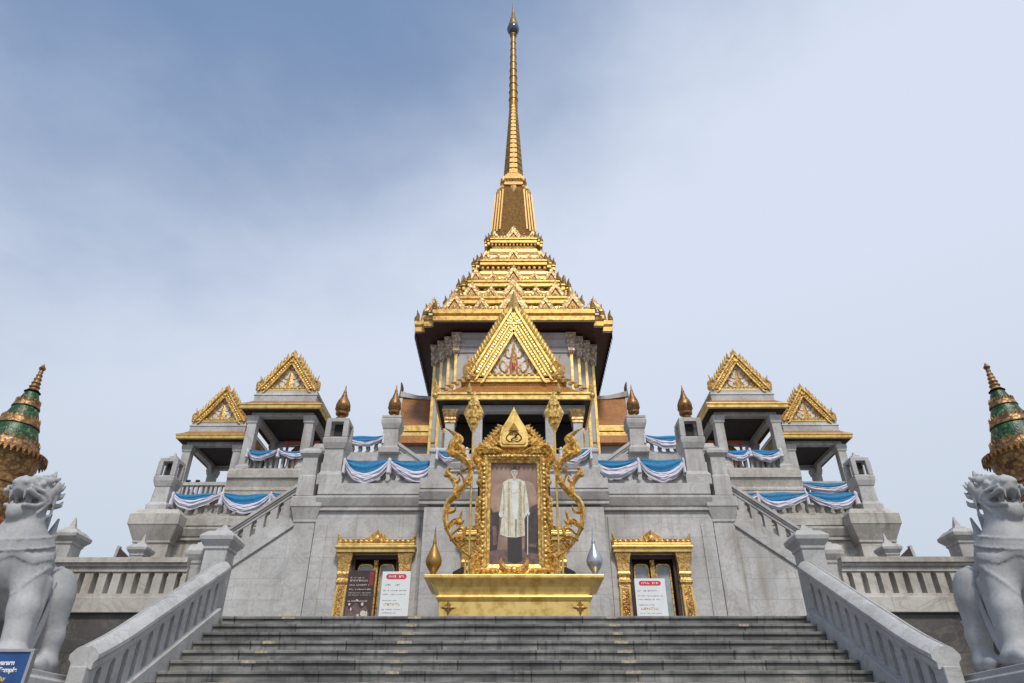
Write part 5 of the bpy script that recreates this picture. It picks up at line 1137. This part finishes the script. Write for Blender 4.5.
    for q in range(4):
        for e in (-1, 0, 1): m.flame(s * 0.93 + e * 0.05 * (1 + q % 2), 8.28 + q * 0.15, 14.3 - 0.08 + 0.02 * abs(e), 0.12, 0.08, e * 0.4, 0.04)
    for e in ():
        for q in range(5): m.flame(s * 0.93 + e * (0.20 - abs(q - 2) * 0.05), 8.42 + q * 0.09, 14.3, 0.07, 0.06, e * 0.3, 0.03, (e * 0.6, 0.8))
    m.build('diamond_finial', 'gold_carved', po)
    bd = MB(); bx = s * 1.63
    bd.lathe([(0.11, 4.83), (0.12, 4.85), (0.05, 4.89), (0.055, 4.93), (0.10, 4.99), (0.155, 5.09), (0.165, 5.16), (0.15, 5.23), (0.10, 5.35), (0.05, 5.46), (0.034, 5.5), (0.042, 5.53), (0.03, 5.58), (0.022, 5.66), (0.005, 5.86)], (bx, 14.1), 20)
    tag(bd.build('bud_ornament', 'gold_spire' if s < 0 else 'silver', None, (bx, 14.1, 4.83), smooth=True, angle=35), 'pointed %s bud ornament on the %s end of the gold pedestal' % (('gold', 'left') if s < 0 else ('silver', 'right')), 'ornament')
    sp_ = thing('spotlight', 'small black spotlight on the pedestal between the %s bud and the frame' % ('gold' if s < 0 else 'silver'), 'spotlight', (s * 1.12, 14.1, 4.83), 'pedestal spotlights')
    m = MB(); m.loft([[(s * (1.12 + a * ca - b * sa * 0), 14.1 + dy, 4.93 + a * sa + b) for dy, b in ((-0.07, -0.05), (0.07, -0.05), (0.07, 0.06), (-0.07, 0.06))] for a, ca, sa in ((-0.12, 0.9, -0.45), (0.12, 0.9, -0.45))]); m.build('lamp_head', 'black', sp_, bevel=0.008)
    m = MB(); m.box(s * 1.12 - 0.02, s * 1.12 + 0.02, 14.08, 14.14, 4.83, 4.92); m.build('bracket', 'black', sp_)

# ================================================================ notice boards before the doors
def text(body, x, y, z, size, mat, parent, align='CENTER', bold=0.0, rot=None, name='lettering', extr=0.002):
    cu = bpy.data.curves.new('lettering', 'FONT'); cu.body = body; cu.size = size; cu.align_x = align; cu.extrude = extr; cu.offset = bold
    o = bpy.data.objects.new('lettering_curve', cu); COL.objects.link(o)
    dg = bpy.context.evaluated_depsgraph_get(); me = bpy.data.meshes.new_from_object(o.evaluated_get(dg))
    bpy.data.objects.remove(o)
    me.materials.clear(); me.materials.append(M[mat])
    q = bpy.data.objects.new(name, me); COL.objects.link(q); q.rotation_euler = rot or (PI / 2, 0, 0); q.parent = parent
    q.location = Vector((x, y, z)) - wloc(parent); return q
def squiggle(mb, x0, x1, y, z, h, rnd):
    x = x0
    while x < x1:
        w_ = rnd.uniform(0.6, 1.3) * h; 
        if rnd.random() < 0.85: mb.box(x, min(x1, x + w_ * 0.28), y - 0.002, y + 0.001, z, z + h); mb.box(x, min(x1, x + w_ * 0.8), y - 0.002, y + 0.001, z + (h * 0.75 if rnd.random() < 0.5 else 0), z + h * (1 if rnd.random() < 0.5 else 0.3) + 0.002)
        x += w_
rnd = random.Random(3)
def white_notice(xc, y, w_, zb, zt, label):
    t = thing('notice_board', label, 'sign', (xc, y, ZP), 'white notice boards')
    m = MB(); m.box(xc - w_ / 2, xc + w_ / 2, y, y + 0.03, zb, zt); m.build('board', 'white_board', t, bevel=0.004)
    H = zt - zb
    m = MB(); r = H * 0.048; zc = zt - H * 0.095; L_ = w_ * 0.36
    m.prism([(xc + e * (L_ - r) + r * math.cos(a) * 1, zc + r * math.sin(a)) for e, r0 in ((1, -PI / 2), (-1, PI / 2)) for a in [r0 + PI * k / 8 for k in range(9)]], y - 0.004, y + 0.001); rp = m.build('red_heading', 'red_board', t)
    m = MB(); squiggle(m, xc - L_ * 0.75, xc + L_ * 0.75, y - 0.005, zc - r * 0.4, r * 0.8, rnd); m.build('heading_lettering', 'white_print', rp)
    m = MB()
    for k, (f0, wd, hh) in enumerate(((0.26, 0.62, 0.026), (0.36, 0.8, 0.018), (0.43, 0.8, 0.018), (0.54, 0.5, 0.018), (0.70, 0.7, 0.016), (0.76, 0.5, 0.016))): squiggle(m, xc - w_ * 0.42, xc - w_ * 0.42 + w_ * wd, y - 0.001, zt - H * f0, H * hh, rnd)
    m.build('grey_lettering', 'grey_print', t)
    m = MB(); squiggle(m, xc - w_ * 0.36, xc + w_ * 0.2, y - 0.001, zt - H * 0.62, H * 0.04, rnd); m.build('yellow_lettering', 'yellow_print', t)
    m = MB()
    for e in (-1, 1): m.box(xc + e * w_ * 0.4 - 0.02, xc + e * w_ * 0.4 + 0.02, y + 0.03, y + 0.06, ZP, zt - 0.1)
    m.build('stand_leg', 'steel', t)
    return t
white_notice(-2.86, 17.1, 0.69, 4.40, 5.67, 'white notice board with red heading, right of the brown poster at the left door')
white_notice(3.28, 17.1, 0.74, 4.35, 5.50, 'white notice board with red heading standing alone before the right door')
t = thing('brown_poster', 'dark brown exhibition poster with pale photo, before the left door', 'sign', (-3.7, 17.2, ZP))
m = MB(); m.box(-4.06, -3.40, 17.2, 17.23, 4.3, 5.72); bdp = m.build('board', 'brown_board', t, bevel=0.004)
m = MB(); m.box(-3.53, -3.43, 17.195, 17.2, 5.36, 5.69); m.ball((-3.48, 17.194, 5.6), (0.035, 0.004, 0.04)); m.build('red_badge', 'badge', t)
m = MB()
for k, (a, b, hh) in enumerate(((0.10, 0.34, 0.03), (0.15, 0.52, 0.04), (0.22, 0.5, 0.035), (0.29, 0.54, 0.028), (0.345, 0.54, 0.016), (0.38, 0.54, 0.016), (0.48, 0.5, 0.03))): squiggle(m, -4.0, -4.0 + b, 17.199, 5.70 - 1.42 * a - 0.03, hh, rnd)
m.build('poster_lettering', 'cream_print', t)
m = MB(); m.prism([(-4.03, 4.42), (-3.46, 4.42), (-3.46, 4.72), (-3.55, 4.9), (-3.66, 4.82), (-3.8, 4.98), (-3.92, 4.8), (-4.03, 4.9)], 17.196, 17.2); m.build('photo_shadow', 'p_mauve', t)
m = MB()
for cx, cz, rx, rz in ((-3.78, 5.02, 0.03, 0.022), (-3.64, 4.93, 0.03, 0.04), (-3.95, 4.93, 0.028, 0.03), (-3.6, 4.72, 0.07, 0.07), (-3.52, 4.66, 0.025, 0.12), (-3.72, 4.68, 0.03, 0.03), (-3.9, 4.82, 0.02, 0.04)): m.prism(oval(cx, cz, rx, rz, 10), 17.193, 17.196)
m.build('photo_figures', 'cream_print', t)
m = MB()
for e in (-4.0, -3.46): m.box(e - 0.02, e + 0.02, 17.23, 17.26, ZP, 5.7)
m.build('stand_leg', 'steel', t)

# ================================================================ lions
def surface_nets(fn, lo, hi, h):
    nx, ny, nz = [int(math.ceil((b - a) / h)) + 1 for a, b in zip(lo, hi)]
    X, Yg, Z = np.meshgrid(lo[0] + h * np.arange(nx), lo[1] + h * np.arange(ny), lo[2] + h * np.arange(nz), indexing='ij')
    F = fn(X, Yg, Z); S = F < 0
    c = np.zeros((nx - 1, ny - 1, nz - 1), int)
    for a in (0, 1):
        for b in (0, 1):
            for d in (0, 1): c += S[a:nx - 1 + a, b:ny - 1 + b, d:nz - 1 + d]
    act = (c > 0) & (c < 8); idx = -np.ones(act.shape, int); idx[act] = np.arange(act.sum())
    acc = np.zeros(act.shape + (3,)); cnt = np.zeros(act.shape)
    sh = lambda A, o: A[o[0]:nx - 1 + o[0], o[1]:ny - 1 + o[1], o[2]:nz - 1 + o[2]]
    for ax in range(3):
        for u in (0, 1):
            for v in (0, 1):
                o = [0, 0, 0]; o[(ax + 1) % 3] = u; o[(ax + 2) % 3] = v; o2 = list(o); o2[ax] = 1
                f0, f1 = sh(F, o), sh(F, o2); cr_ = (f0 < 0) != (f1 < 0)
                t_ = np.where(cr_, f0 / np.where(cr_, f0 - f1, 1), 0)
                for k in range(3): acc[..., k] += np.where(cr_, (t_ if k == ax else o[k]), 0)
                cnt += cr_
    ii = np.argwhere(act); p = acc[act] / cnt[act][:, None]
    verts = np.array(lo) + h * (ii + p); faces = []
    for ax in range(3):
        a, b = (ax + 1) % 3, (ax + 2) % 3
        A = S.take(range(0, S.shape[ax] - 1), ax); B = S.take(range(1, S.shape[ax]), ax)
        for e in np.argwhere(A != B):
            if e[a] < 1 or e[b] < 1 or e[a] >= act.shape[a] or e[b] >= act.shape[b]: continue
            q = []
            for da, db in ((-1, -1), (0, -1), (0, 0), (-1, 0)):
                r = e.copy(); r[a] += da; r[b] += db; q.append(idx[tuple(r)])
            if A[tuple(e)]: q.reverse()
            faces.append(q[::-1])
    return verts.tolist(), [[int(i) for i in q] for q in faces]

def lion_field(X, Y_, Z):
    AX = np.abs(X)
    def cap(a, b, r0, r1, x=None):
        x = AX if x is None else x
        a = np.array(a); b = np.array(b); d = b - a; L2 = (d ** 2).sum()
        t_ = np.clip(((x - a[0]) * d[0] + (Y_ - a[1]) * d[1] + (Z - a[2]) * d[2]) / L2, 0, 1)
        return np.sqrt((x - a[0] - t_ * d[0]) ** 2 + (Y_ - a[1] - t_ * d[1]) ** 2 + (Z - a[2] - t_ * d[2]) ** 2) - (r0 + (r1 - r0) * t_)
    def ell(c, r, x=None):
        x = AX if x is None else x
        k = np.sqrt(((x - c[0]) / r[0]) ** 2 + ((Y_ - c[1]) / r[1]) ** 2 + ((Z - c[2]) / r[2]) ** 2); return (k - 1) * min(r)
    def su(a, b, k): h = np.clip(0.5 + 0.5 * (b - a) / k, 0, 1); return b + (a - b) * h - k * h * (1 - h)
    # trunk, chest and neck
    f = cap((0, -0.22, 1.22), (0, 0.16, 0.84), 0.35, 0.30, X)
    f = su(f, cap((0, -0.30, 1.26), (0, -0.37, 1.74), 0.33, 0.18, X), 0.12)
    f = su(f, ell((0, -0.46, 1.20), (0.31, 0.22, 0.36), X), 0.12)
    # fore legs with flat broad front
    leg = cap((0.27, -0.34, 1.10), (0.39, -0.41, 0.62), 0.195, 0.145)
    leg = su(leg, cap((0.39, -0.41, 0.62), (0.45, -0.44, 0.16), 0.145, 0.13), 0.08)
    leg = su(leg, cap((0.44, -0.22, 0.95), (0.50, -0.30, 0.16), 0.06, 0.02), 0.08)      # rear fin of the leg
    f = su(f, leg, 0.10)
    paw = ell((0.46, -0.48, 0.10), (0.20, 0.24, 0.13))
    for k, dx in enumerate((-0.14, -0.05, 0.05, 0.14)):
        paw = su(paw, ell((0.46 + dx, -0.66 + 0.04 * abs(dx) / 0.14, 0.085), (0.058, 0.11, 0.085)), 0.02)
    f = su(f, paw, 0.07)
    # haunch, shank, foot
    hau = ell((0.38, 0.12, 0.86), (0.19, 0.24, 0.34)); hau = su(hau, cap((0.41, 0.07, 0.80), (0.45, 0.17, 0.42), 0.165, 0.13), 0.1)
    hau = su(hau, cap((0.45, 0.17, 0.42), (0.46, 0.20, 0.14), 0.125, 0.115), 0.06)
    ft = ell((0.46, 0.10, 0.09), (0.17, 0.22, 0.12))
    for dx in (-0.13, -0.045, 0.045, 0.13): ft = su(ft, ell((0.46 + dx, -0.08, 0.08), (0.055, 0.11, 0.08)), 0.02)
    hau = su(hau, ft, 0.07); f = su(f, hau, 0.09)
    f = su(f, cap((0.46, 0.28, 0.60), (0.46, 0.30, 0.22), 0.03, 0.05), 0.04)
    Y_full, AX_full, X_full = Y_, AX, X
    Y_ = (Y_ + 0.38) / 0.68 - 0.42; AX = AX / 0.92; X = X / 0.92
    # head: skull, upper muzzle, lower jaw, brows, cheeks
    hd = ell((0, -0.42, 1.95), (0.25, 0.27, 0.22), X)
    hd = su(hd, cap((0, -0.55, 1.97), (0, -0.76, 1.99), 0.175, 0.14, X), 0.06)
    hd = su(hd, ell((0, -0.84, 2.05), (0.11, 0.07, 0.05), X), 0.05)
    hd = su(hd, ell((0.065, -0.885, 2.03), (0.045, 0.04, 0.035)), 0.015)
    hd = su(hd, cap((0, -0.42, 1.78), (0, -0.74, 1.70), 0.19, 0.115, X), 0.05)
    hd = np.maximum(hd, -cap((0, -0.55, 1.845), (0, -1.0, 1.85), 0.045, 0.10, X) )
    hd = np.maximum(hd, -cap((0.17, -0.58, 1.845), (0.14, -1.0, 1.86), 0.035, 0.09))
    hd = np.maximum(hd, -cap((0.0, -0.60, 1.845), (0.24, -0.60, 1.845), 0.05, 0.045))
    lip = cap((0.15, -0.90, 1.925), (0.185, -0.62, 1.90), 0.032, 0.032); lip = np.minimum(lip, cap((0.185, -0.62, 1.90), (0.215, -0.50, 1.86), 0.032, 0.035)); lip = np.minimum(lip, cap((0.215, -0.50, 1.86), (0.175, -0.62, 1.79), 0.035, 0.03)); lip = np.minimum(lip, cap((0.175, -0.62, 1.79), (0.12, -0.82, 1.76), 0.03, 0.03))
    hd = su(hd, lip, 0.025)
    lip2 = cap((0.15, -0.86, 1.98), (0.215, -0.60, 1.97), 0.022, 0.022); lip2 = np.minimum(lip2, cap((0.215, -0.60, 1.97), (0.25, -0.42, 1.88), 0.022, 0.025)); lip2 = np.minimum(lip2, cap((0.25, -0.42, 1.88), (0.20, -0.55, 1.72), 0.025, 0.022))
    hd = su(hd, lip2, 0.02)
    lip3 = cap((0.265, -0.34, 1.96), (0.255, -0.30, 1.74), 0.025, 0.02); lip3 = np.minimum(lip3, cap((0.255, -0.30, 1.74), (0.15, -0.46, 1.62), 0.02, 0.02)); hd = su(hd, lip3, 0.025)
    hd = su(hd, cap((0.06, -0.70, 2.13), (0.20, -0.52, 2.13), 0.035, 0.045), 0.03)          # brow
    hd = su(hd, cap((0.20, -0.52, 2.13), (0.24, -0.36, 2.20), 0.04, 0.02), 0.03)
    hd = su(hd, ell((0.165, -0.62, 2.065), (0.045, 0.05, 0.042)), 0.008)                    # eye
    hd = su(hd, ell((0.25, -0.36, 2.06), (0.05, 0.09, 0.09)), 0.03)                          # ear
    for k in range(5):                                                                        # flame crest
        y0 = -0.56 + k * 0.10; hd = su(hd, cap((0, y0, 2.08), (0, y0 + 0.09, 2.20 + 0.035 * k), 0.085, 0.018, X), 0.025)
        hd = su(hd, cap((0.13, y0 + 0.04, 2.06), (0.14, y0 + 0.14, 2.15 + 0.02 * k), 0.06, 0.014), 0.02)
    hd = su(hd, cap((0.0, -0.17, 2.05), (0.0, -0.08, 2.36), 0.11, 0.012, X), 0.04)
    Y_, AX, X = Y_full, AX_full, X_full; hd = hd * 0.75
    f = su(f, hd, 0.05)
    for k in (2, 3, 4):                                  # curled mane locks round cheek and nape
        zk = 1.66 + k * 0.10; yk = -0.16 - 0.02 * k
        lk = cap((0.20 - 0.012 * k, yk - 0.06, zk), (0.23 - 0.012 * k, yk + 0.05, zk + 0.05), 0.045, 0.03); lk = np.minimum(lk, cap((0.23 - 0.012 * k, yk + 0.05, zk + 0.05), (0.2, yk + 0.10, zk + 0.13), 0.03, 0.008)); f = su(f, lk, 0.015)
    # lock of mane behind the neck
    mn = cap((0.16, -0.08, 1.45), (0.14, 0.02, 1.80), 0.07, 0.015); f = su(f, mn, 0.03)
    mn = cap((0.0, -0.06, 1.45), (0.0, 0.05, 1.86), 0.09, 0.02, X); f = su(f, mn, 0.03)
    # carved collar and harness: raised bands that follow the body
    body = f
    pl_ = Z - 1.41 - 0.35 * (Y_ + 0.3)
    f = np.minimum(f, np.maximum(body - 0.018, np.abs(pl_) - 0.055)); f = np.minimum(f, np.maximum(body - 0.028, np.abs(np.abs(pl_) - 0.062) - 0.012))
    fes = Z - 1.27 - 0.35 * (Y_ + 0.3) + 0.05 * np.cos(AX * 16) - 0.0
    f = np.minimum(f, np.maximum(np.maximum(body - 0.014, np.abs(fes) - 0.05), AX - 0.5))
    strap = np.abs((Z - 1.05) - 1.1 * (AX - 0.42) - 0.6 * (Y_ + 0.3)) - 0.03
    f = np.minimum(f, np.maximum(np.maximum(body - 0.012, strap), 0.75 - Z))
    return np.maximum(f, -(Z - 0.0))
LV, LF = surface_nets(lion_field, (-0.80, -1.10, -0.04), (0.80, 0.80, 2.44), 0.018)
for s, side in SIDES:
    X0, Y0, Z0 = s * 5.98, 8.6, 2.52
    pe = thing('lion_pedestal', 'pale stone pedestal with moulded edge beneath the %s lion' % side, 'pedestal', (X0, Y0, 0), 'lion pedestals')
    a, b = sorted((s * 5.24, s * 6.75))
    cx, hx = (a + b) / 2, (b - a) / 2; ccy, hy_ = 8.55, 0.98
    m = MB(); m.loft([[(cx + sx * (hx + o), ccy + sy * (hy_ + o), z) for sx, sy in ((-1, -1), (1, -1), (1, 1), (-1, 1))] for o, z in ((0.06, 0), (0.06, 0.3), (-0.05, 0.4), (-0.05, 2.2), (-0.02, 2.22), (-0.02, 2.30), (0.03, 2.34), (0.03, 2.44), (0.0, 2.46), (0.0, 2.52))]); m.build('pedestal_body', 'rail', pe, bevel=0.01)
    li = thing('lion_statue', 'grey stone guardian lion with open jaws, sitting at the %s of the steps' % side, 'statue', (X0, Y0, Z0), 'guardian lions')
    m = MB(); m.add([(x + X0, y + Y0, z + Z0 - 0.005) for x, y, z in LV], LF); lb_ = m.build('lion_body', 'lion', li, smooth=True, angle=180)
    cs = lb_.modifiers.new('smooth', 'SMOOTH'); cs.factor = 0.5; cs.iterations = 1
    for e in (-1, 1):
        m = MB()
        for k in range(4): m.lathe([(0.024, Z0 + 1.93), (0.02, Z0 + 1.90), (0.003, Z0 + 1.86 - (0.03 if k == 3 else 0))], (X0 + e * (0.085 + 0.012 * (3 - k)), Y0 - 0.53 - 0.045 * k), 6)
        for k in range(3): m.lathe([(0.02, Z0 + 1.77), (0.016, Z0 + 1.79), (0.003, Z0 + 1.83)], (X0 + e * (0.075 + 0.015 * (2 - k)), Y0 - 0.52 - 0.042 * k), 6)
        m.build('teeth_row', 'lion', li, smooth=True)
    for e in (-1, 1):      # back fins of fore legs and hocks
        m = MB(); m.ribbon([(Y0 - 0.10, Z0 + 0.98), (Y0 - 0.10, Z0 + 0.6), (Y0 - 0.18, Z0 + 0.25), (Y0 - 0.26, Z0 + 0.1)], [0.02, 0.10, 0.12, 0.02], X0 + e * 0.47, 0.03, 5, 'x'); m.build('leg_fin', 'lion', li, smooth=True)
        m = MB(); m.ribbon([(Y0 + 0.44, Z0 + 0.62), (Y0 + 0.33, Z0 + 0.52), (Y0 + 0.30, Z0 + 0.32), (Y0 + 0.28, Z0 + 0.12)], [0.01, 0.14, 0.14, 0.02], X0 + e * 0.44, 0.035, 5, 'x'); m.build('leg_fin', 'lion', li, smooth=True)

    # tall gilt urn lamp with green and gold cone
    ux, uy = s * 8.36, 10.5; ZU = 1.6
    u_ = thing('gilded_urn_spire', 'gilded urn with green and gold banded cone, behind the %s lion' % side, 'lamp', (ux, uy, 0), 'gilded urn spires')
    m = MB(); m.sq([(0.55, 0), (0.55, 0.5), (0.42, 0.6), (0.42, 2.7+ZU), (0.5, 2.8+ZU), (0.55, 3.0+ZU), (0.45, 3.12+ZU), (0.3, 3.2+ZU)], (ux, uy)); m.build('stone_base', 'rail', u_, bevel=0.01)
    m = MB(); m.lathe([(0.30, 3.18+ZU), (0.37, 3.2+ZU), (0.37, 3.30+ZU), (0.33, 3.34+ZU), (0.37, 3.5+ZU), (0.41, 3.58+ZU), (0.43, 3.68+ZU), (0.41, 3.76+ZU), (0.37, 3.79+ZU), (0.37, 3.84+ZU), (0.40, 3.86+ZU), (0.39, 3.93+ZU), (0.46, 4.08+ZU), (0.50, 4.26+ZU), (0.54, 4.33+ZU), (0.54, 4.38+ZU)], (ux, uy), 28); ub = m.build('urn_bowl', 'urn', u_, smooth=True, angle=35)
    m = MB(); m.lathe([(0.375, 3.205+ZU), (0.385, 3.22+ZU), (0.385, 3.29+ZU), (0.372, 3.30+ZU)], (ux, uy), 28); m.build('red_band', 'tile_red', ub, smooth=True)
    m = MB()
    m.lathe([(0.46, 4.36+ZU), (0.58, 4.33+ZU), (0.595, 4.36+ZU), (0.45, 4.44+ZU)], (ux, uy), 36)
    for k in range(44):
        a = 2 * PI * k / 44; c_, s_ = math.cos(a), math.sin(a); 
        P0 = [(0.75, -0.04), (0.75, 0.04), (0.77, 0.0)]
        m.loft([[(ux + r * c_ - t_ * s_, uy + r * s_ + t_ * c_, z) for r, t_ in ((0.57, -0.032), (0.57, 0.032), (0.60, 0.032), (0.60, -0.032))] for z in (4.37+ZU,)] + [[(ux + r * c_ - t_ * s_, uy + r * s_ + t_ * c_, 4.27+ZU) for r, t_ in ((0.60, -0.008), (0.60, 0.008), (0.61, 0.008), (0.61, -0.008))]])
    m.build('rim_fringe', 'bronze', u_)
    prev = 4.43+ZU; r0 = 0.60; bands = [('urn', 0.13), ('green', 0.30), ('urn', 0.12), ('green', 0.24), ('urn', 0.09), ('green', 0.22)]
    tot = sum(q for _, q in bands); zz = prev
    for mt, hh in bands:
        ra = 0.435 - 0.335 * (zz - prev) / tot; rb = 0.435 - 0.335 * (zz + hh - prev) / tot; m = MB()
        o = 0.02 if mt == 'urn' else 0.0
        m.lathe([(ra + o, zz), (ra + o, zz + hh * 0.1), (rb + o, zz + hh), (rb - 0.02, zz + hh + 0.01)], (ux, uy), 28)
        if mt == 'urn':
            for k in range(26):
                a = 2 * PI * k / 26; c_, s_ = math.cos(a), math.sin(a); rr = rb + 0.012
                m.loft([[(ux + (rr + q) * c_ - t_ * s_, uy + (rr + q) * s_ + t_ * c_, z) for q, t_ in ((-0.01, -h_), (-0.01, h_), (0.012, h_), (0.012, -h_))] for z, h_ in ((zz + hh - 0.01, rb * 0.11), (zz + hh + 0.06, 0.004))])
        m.build('gilt_band' if mt == 'urn' else 'green_band', mt, u_, smooth=True, angle=30); zz += hh
    m = MB(); pr = [(0.13, zz)]
    for k in range(6):
        w_ = 0.10 - 0.012 * k; z = zz + k * 0.075; pr += [(w_ * 0.8, z), (w_, z + 0.03), (w_ * 0.75, z + 0.06)]
    z = zz + 0.45; pr += [(0.045, z), (0.055, z + 0.03), (0.03, z + 0.07), (0.004, 6.1+ZU)]
    m.lathe(pr, (ux, uy), 16); m.build('ringed_tip', 'urn', u_, smooth=True, angle=35)

# ================================================================ blue visitor sign
t = thing('blue_sign', 'blue information sign with white and gold lettering in front of the left lion', 'sign', (-5.36, 7.42, 0))
xr, xl, zt_, zb_ = -4.81, -6.15, 2.58, 1.55
m = MB(); m.box(xl, xr, 7.40, 7.43, zb_, zt_); m.build('sign_face', 'blue_board', t)
m = MB(); q = 0.03
m.box(xl - q, xr + q, 7.385, 7.45, zt_, zt_ + q); m.box(xl - q, xl, 7.385, 7.45, zb_, zt_); m.box(xr, xr + q, 7.385, 7.45, zb_, zt_); m.box(xl - q, xr + q, 7.385, 7.45, zb_ - q, zb_); m.build('sign_frame', 'steel', t, bevel=0.004)
text('Wat Trimitr Withayararn', xr - 0.13, 7.396, zt_ - 0.115, 0.062, 'white_print', t, 'RIGHT', 0.002)
text('Golden Buddha, Traimit Temple', xr - 0.085, 7.396, zt_ - 0.18, 0.062, 'white_print', t, 'RIGHT', 0.002)
text('Open every day  Holiday', xr - 0.17, 7.396, zt_ - 0.255, 0.055, 'yellow_print', t, 'RIGHT', 0.001)
text('Museum closed  Monday', xr - 0.20, 7.396, zt_ - 0.325, 0.055, 'cream_print', t, 'RIGHT', 0.001)
m = MB()
for x in (xl + 0.15, xr - 0.15): m.tube([(x, 7.48, 0), (x, 7.48, zt_)], 0.03, 8)
m.build('sign_post', 'steel', t)
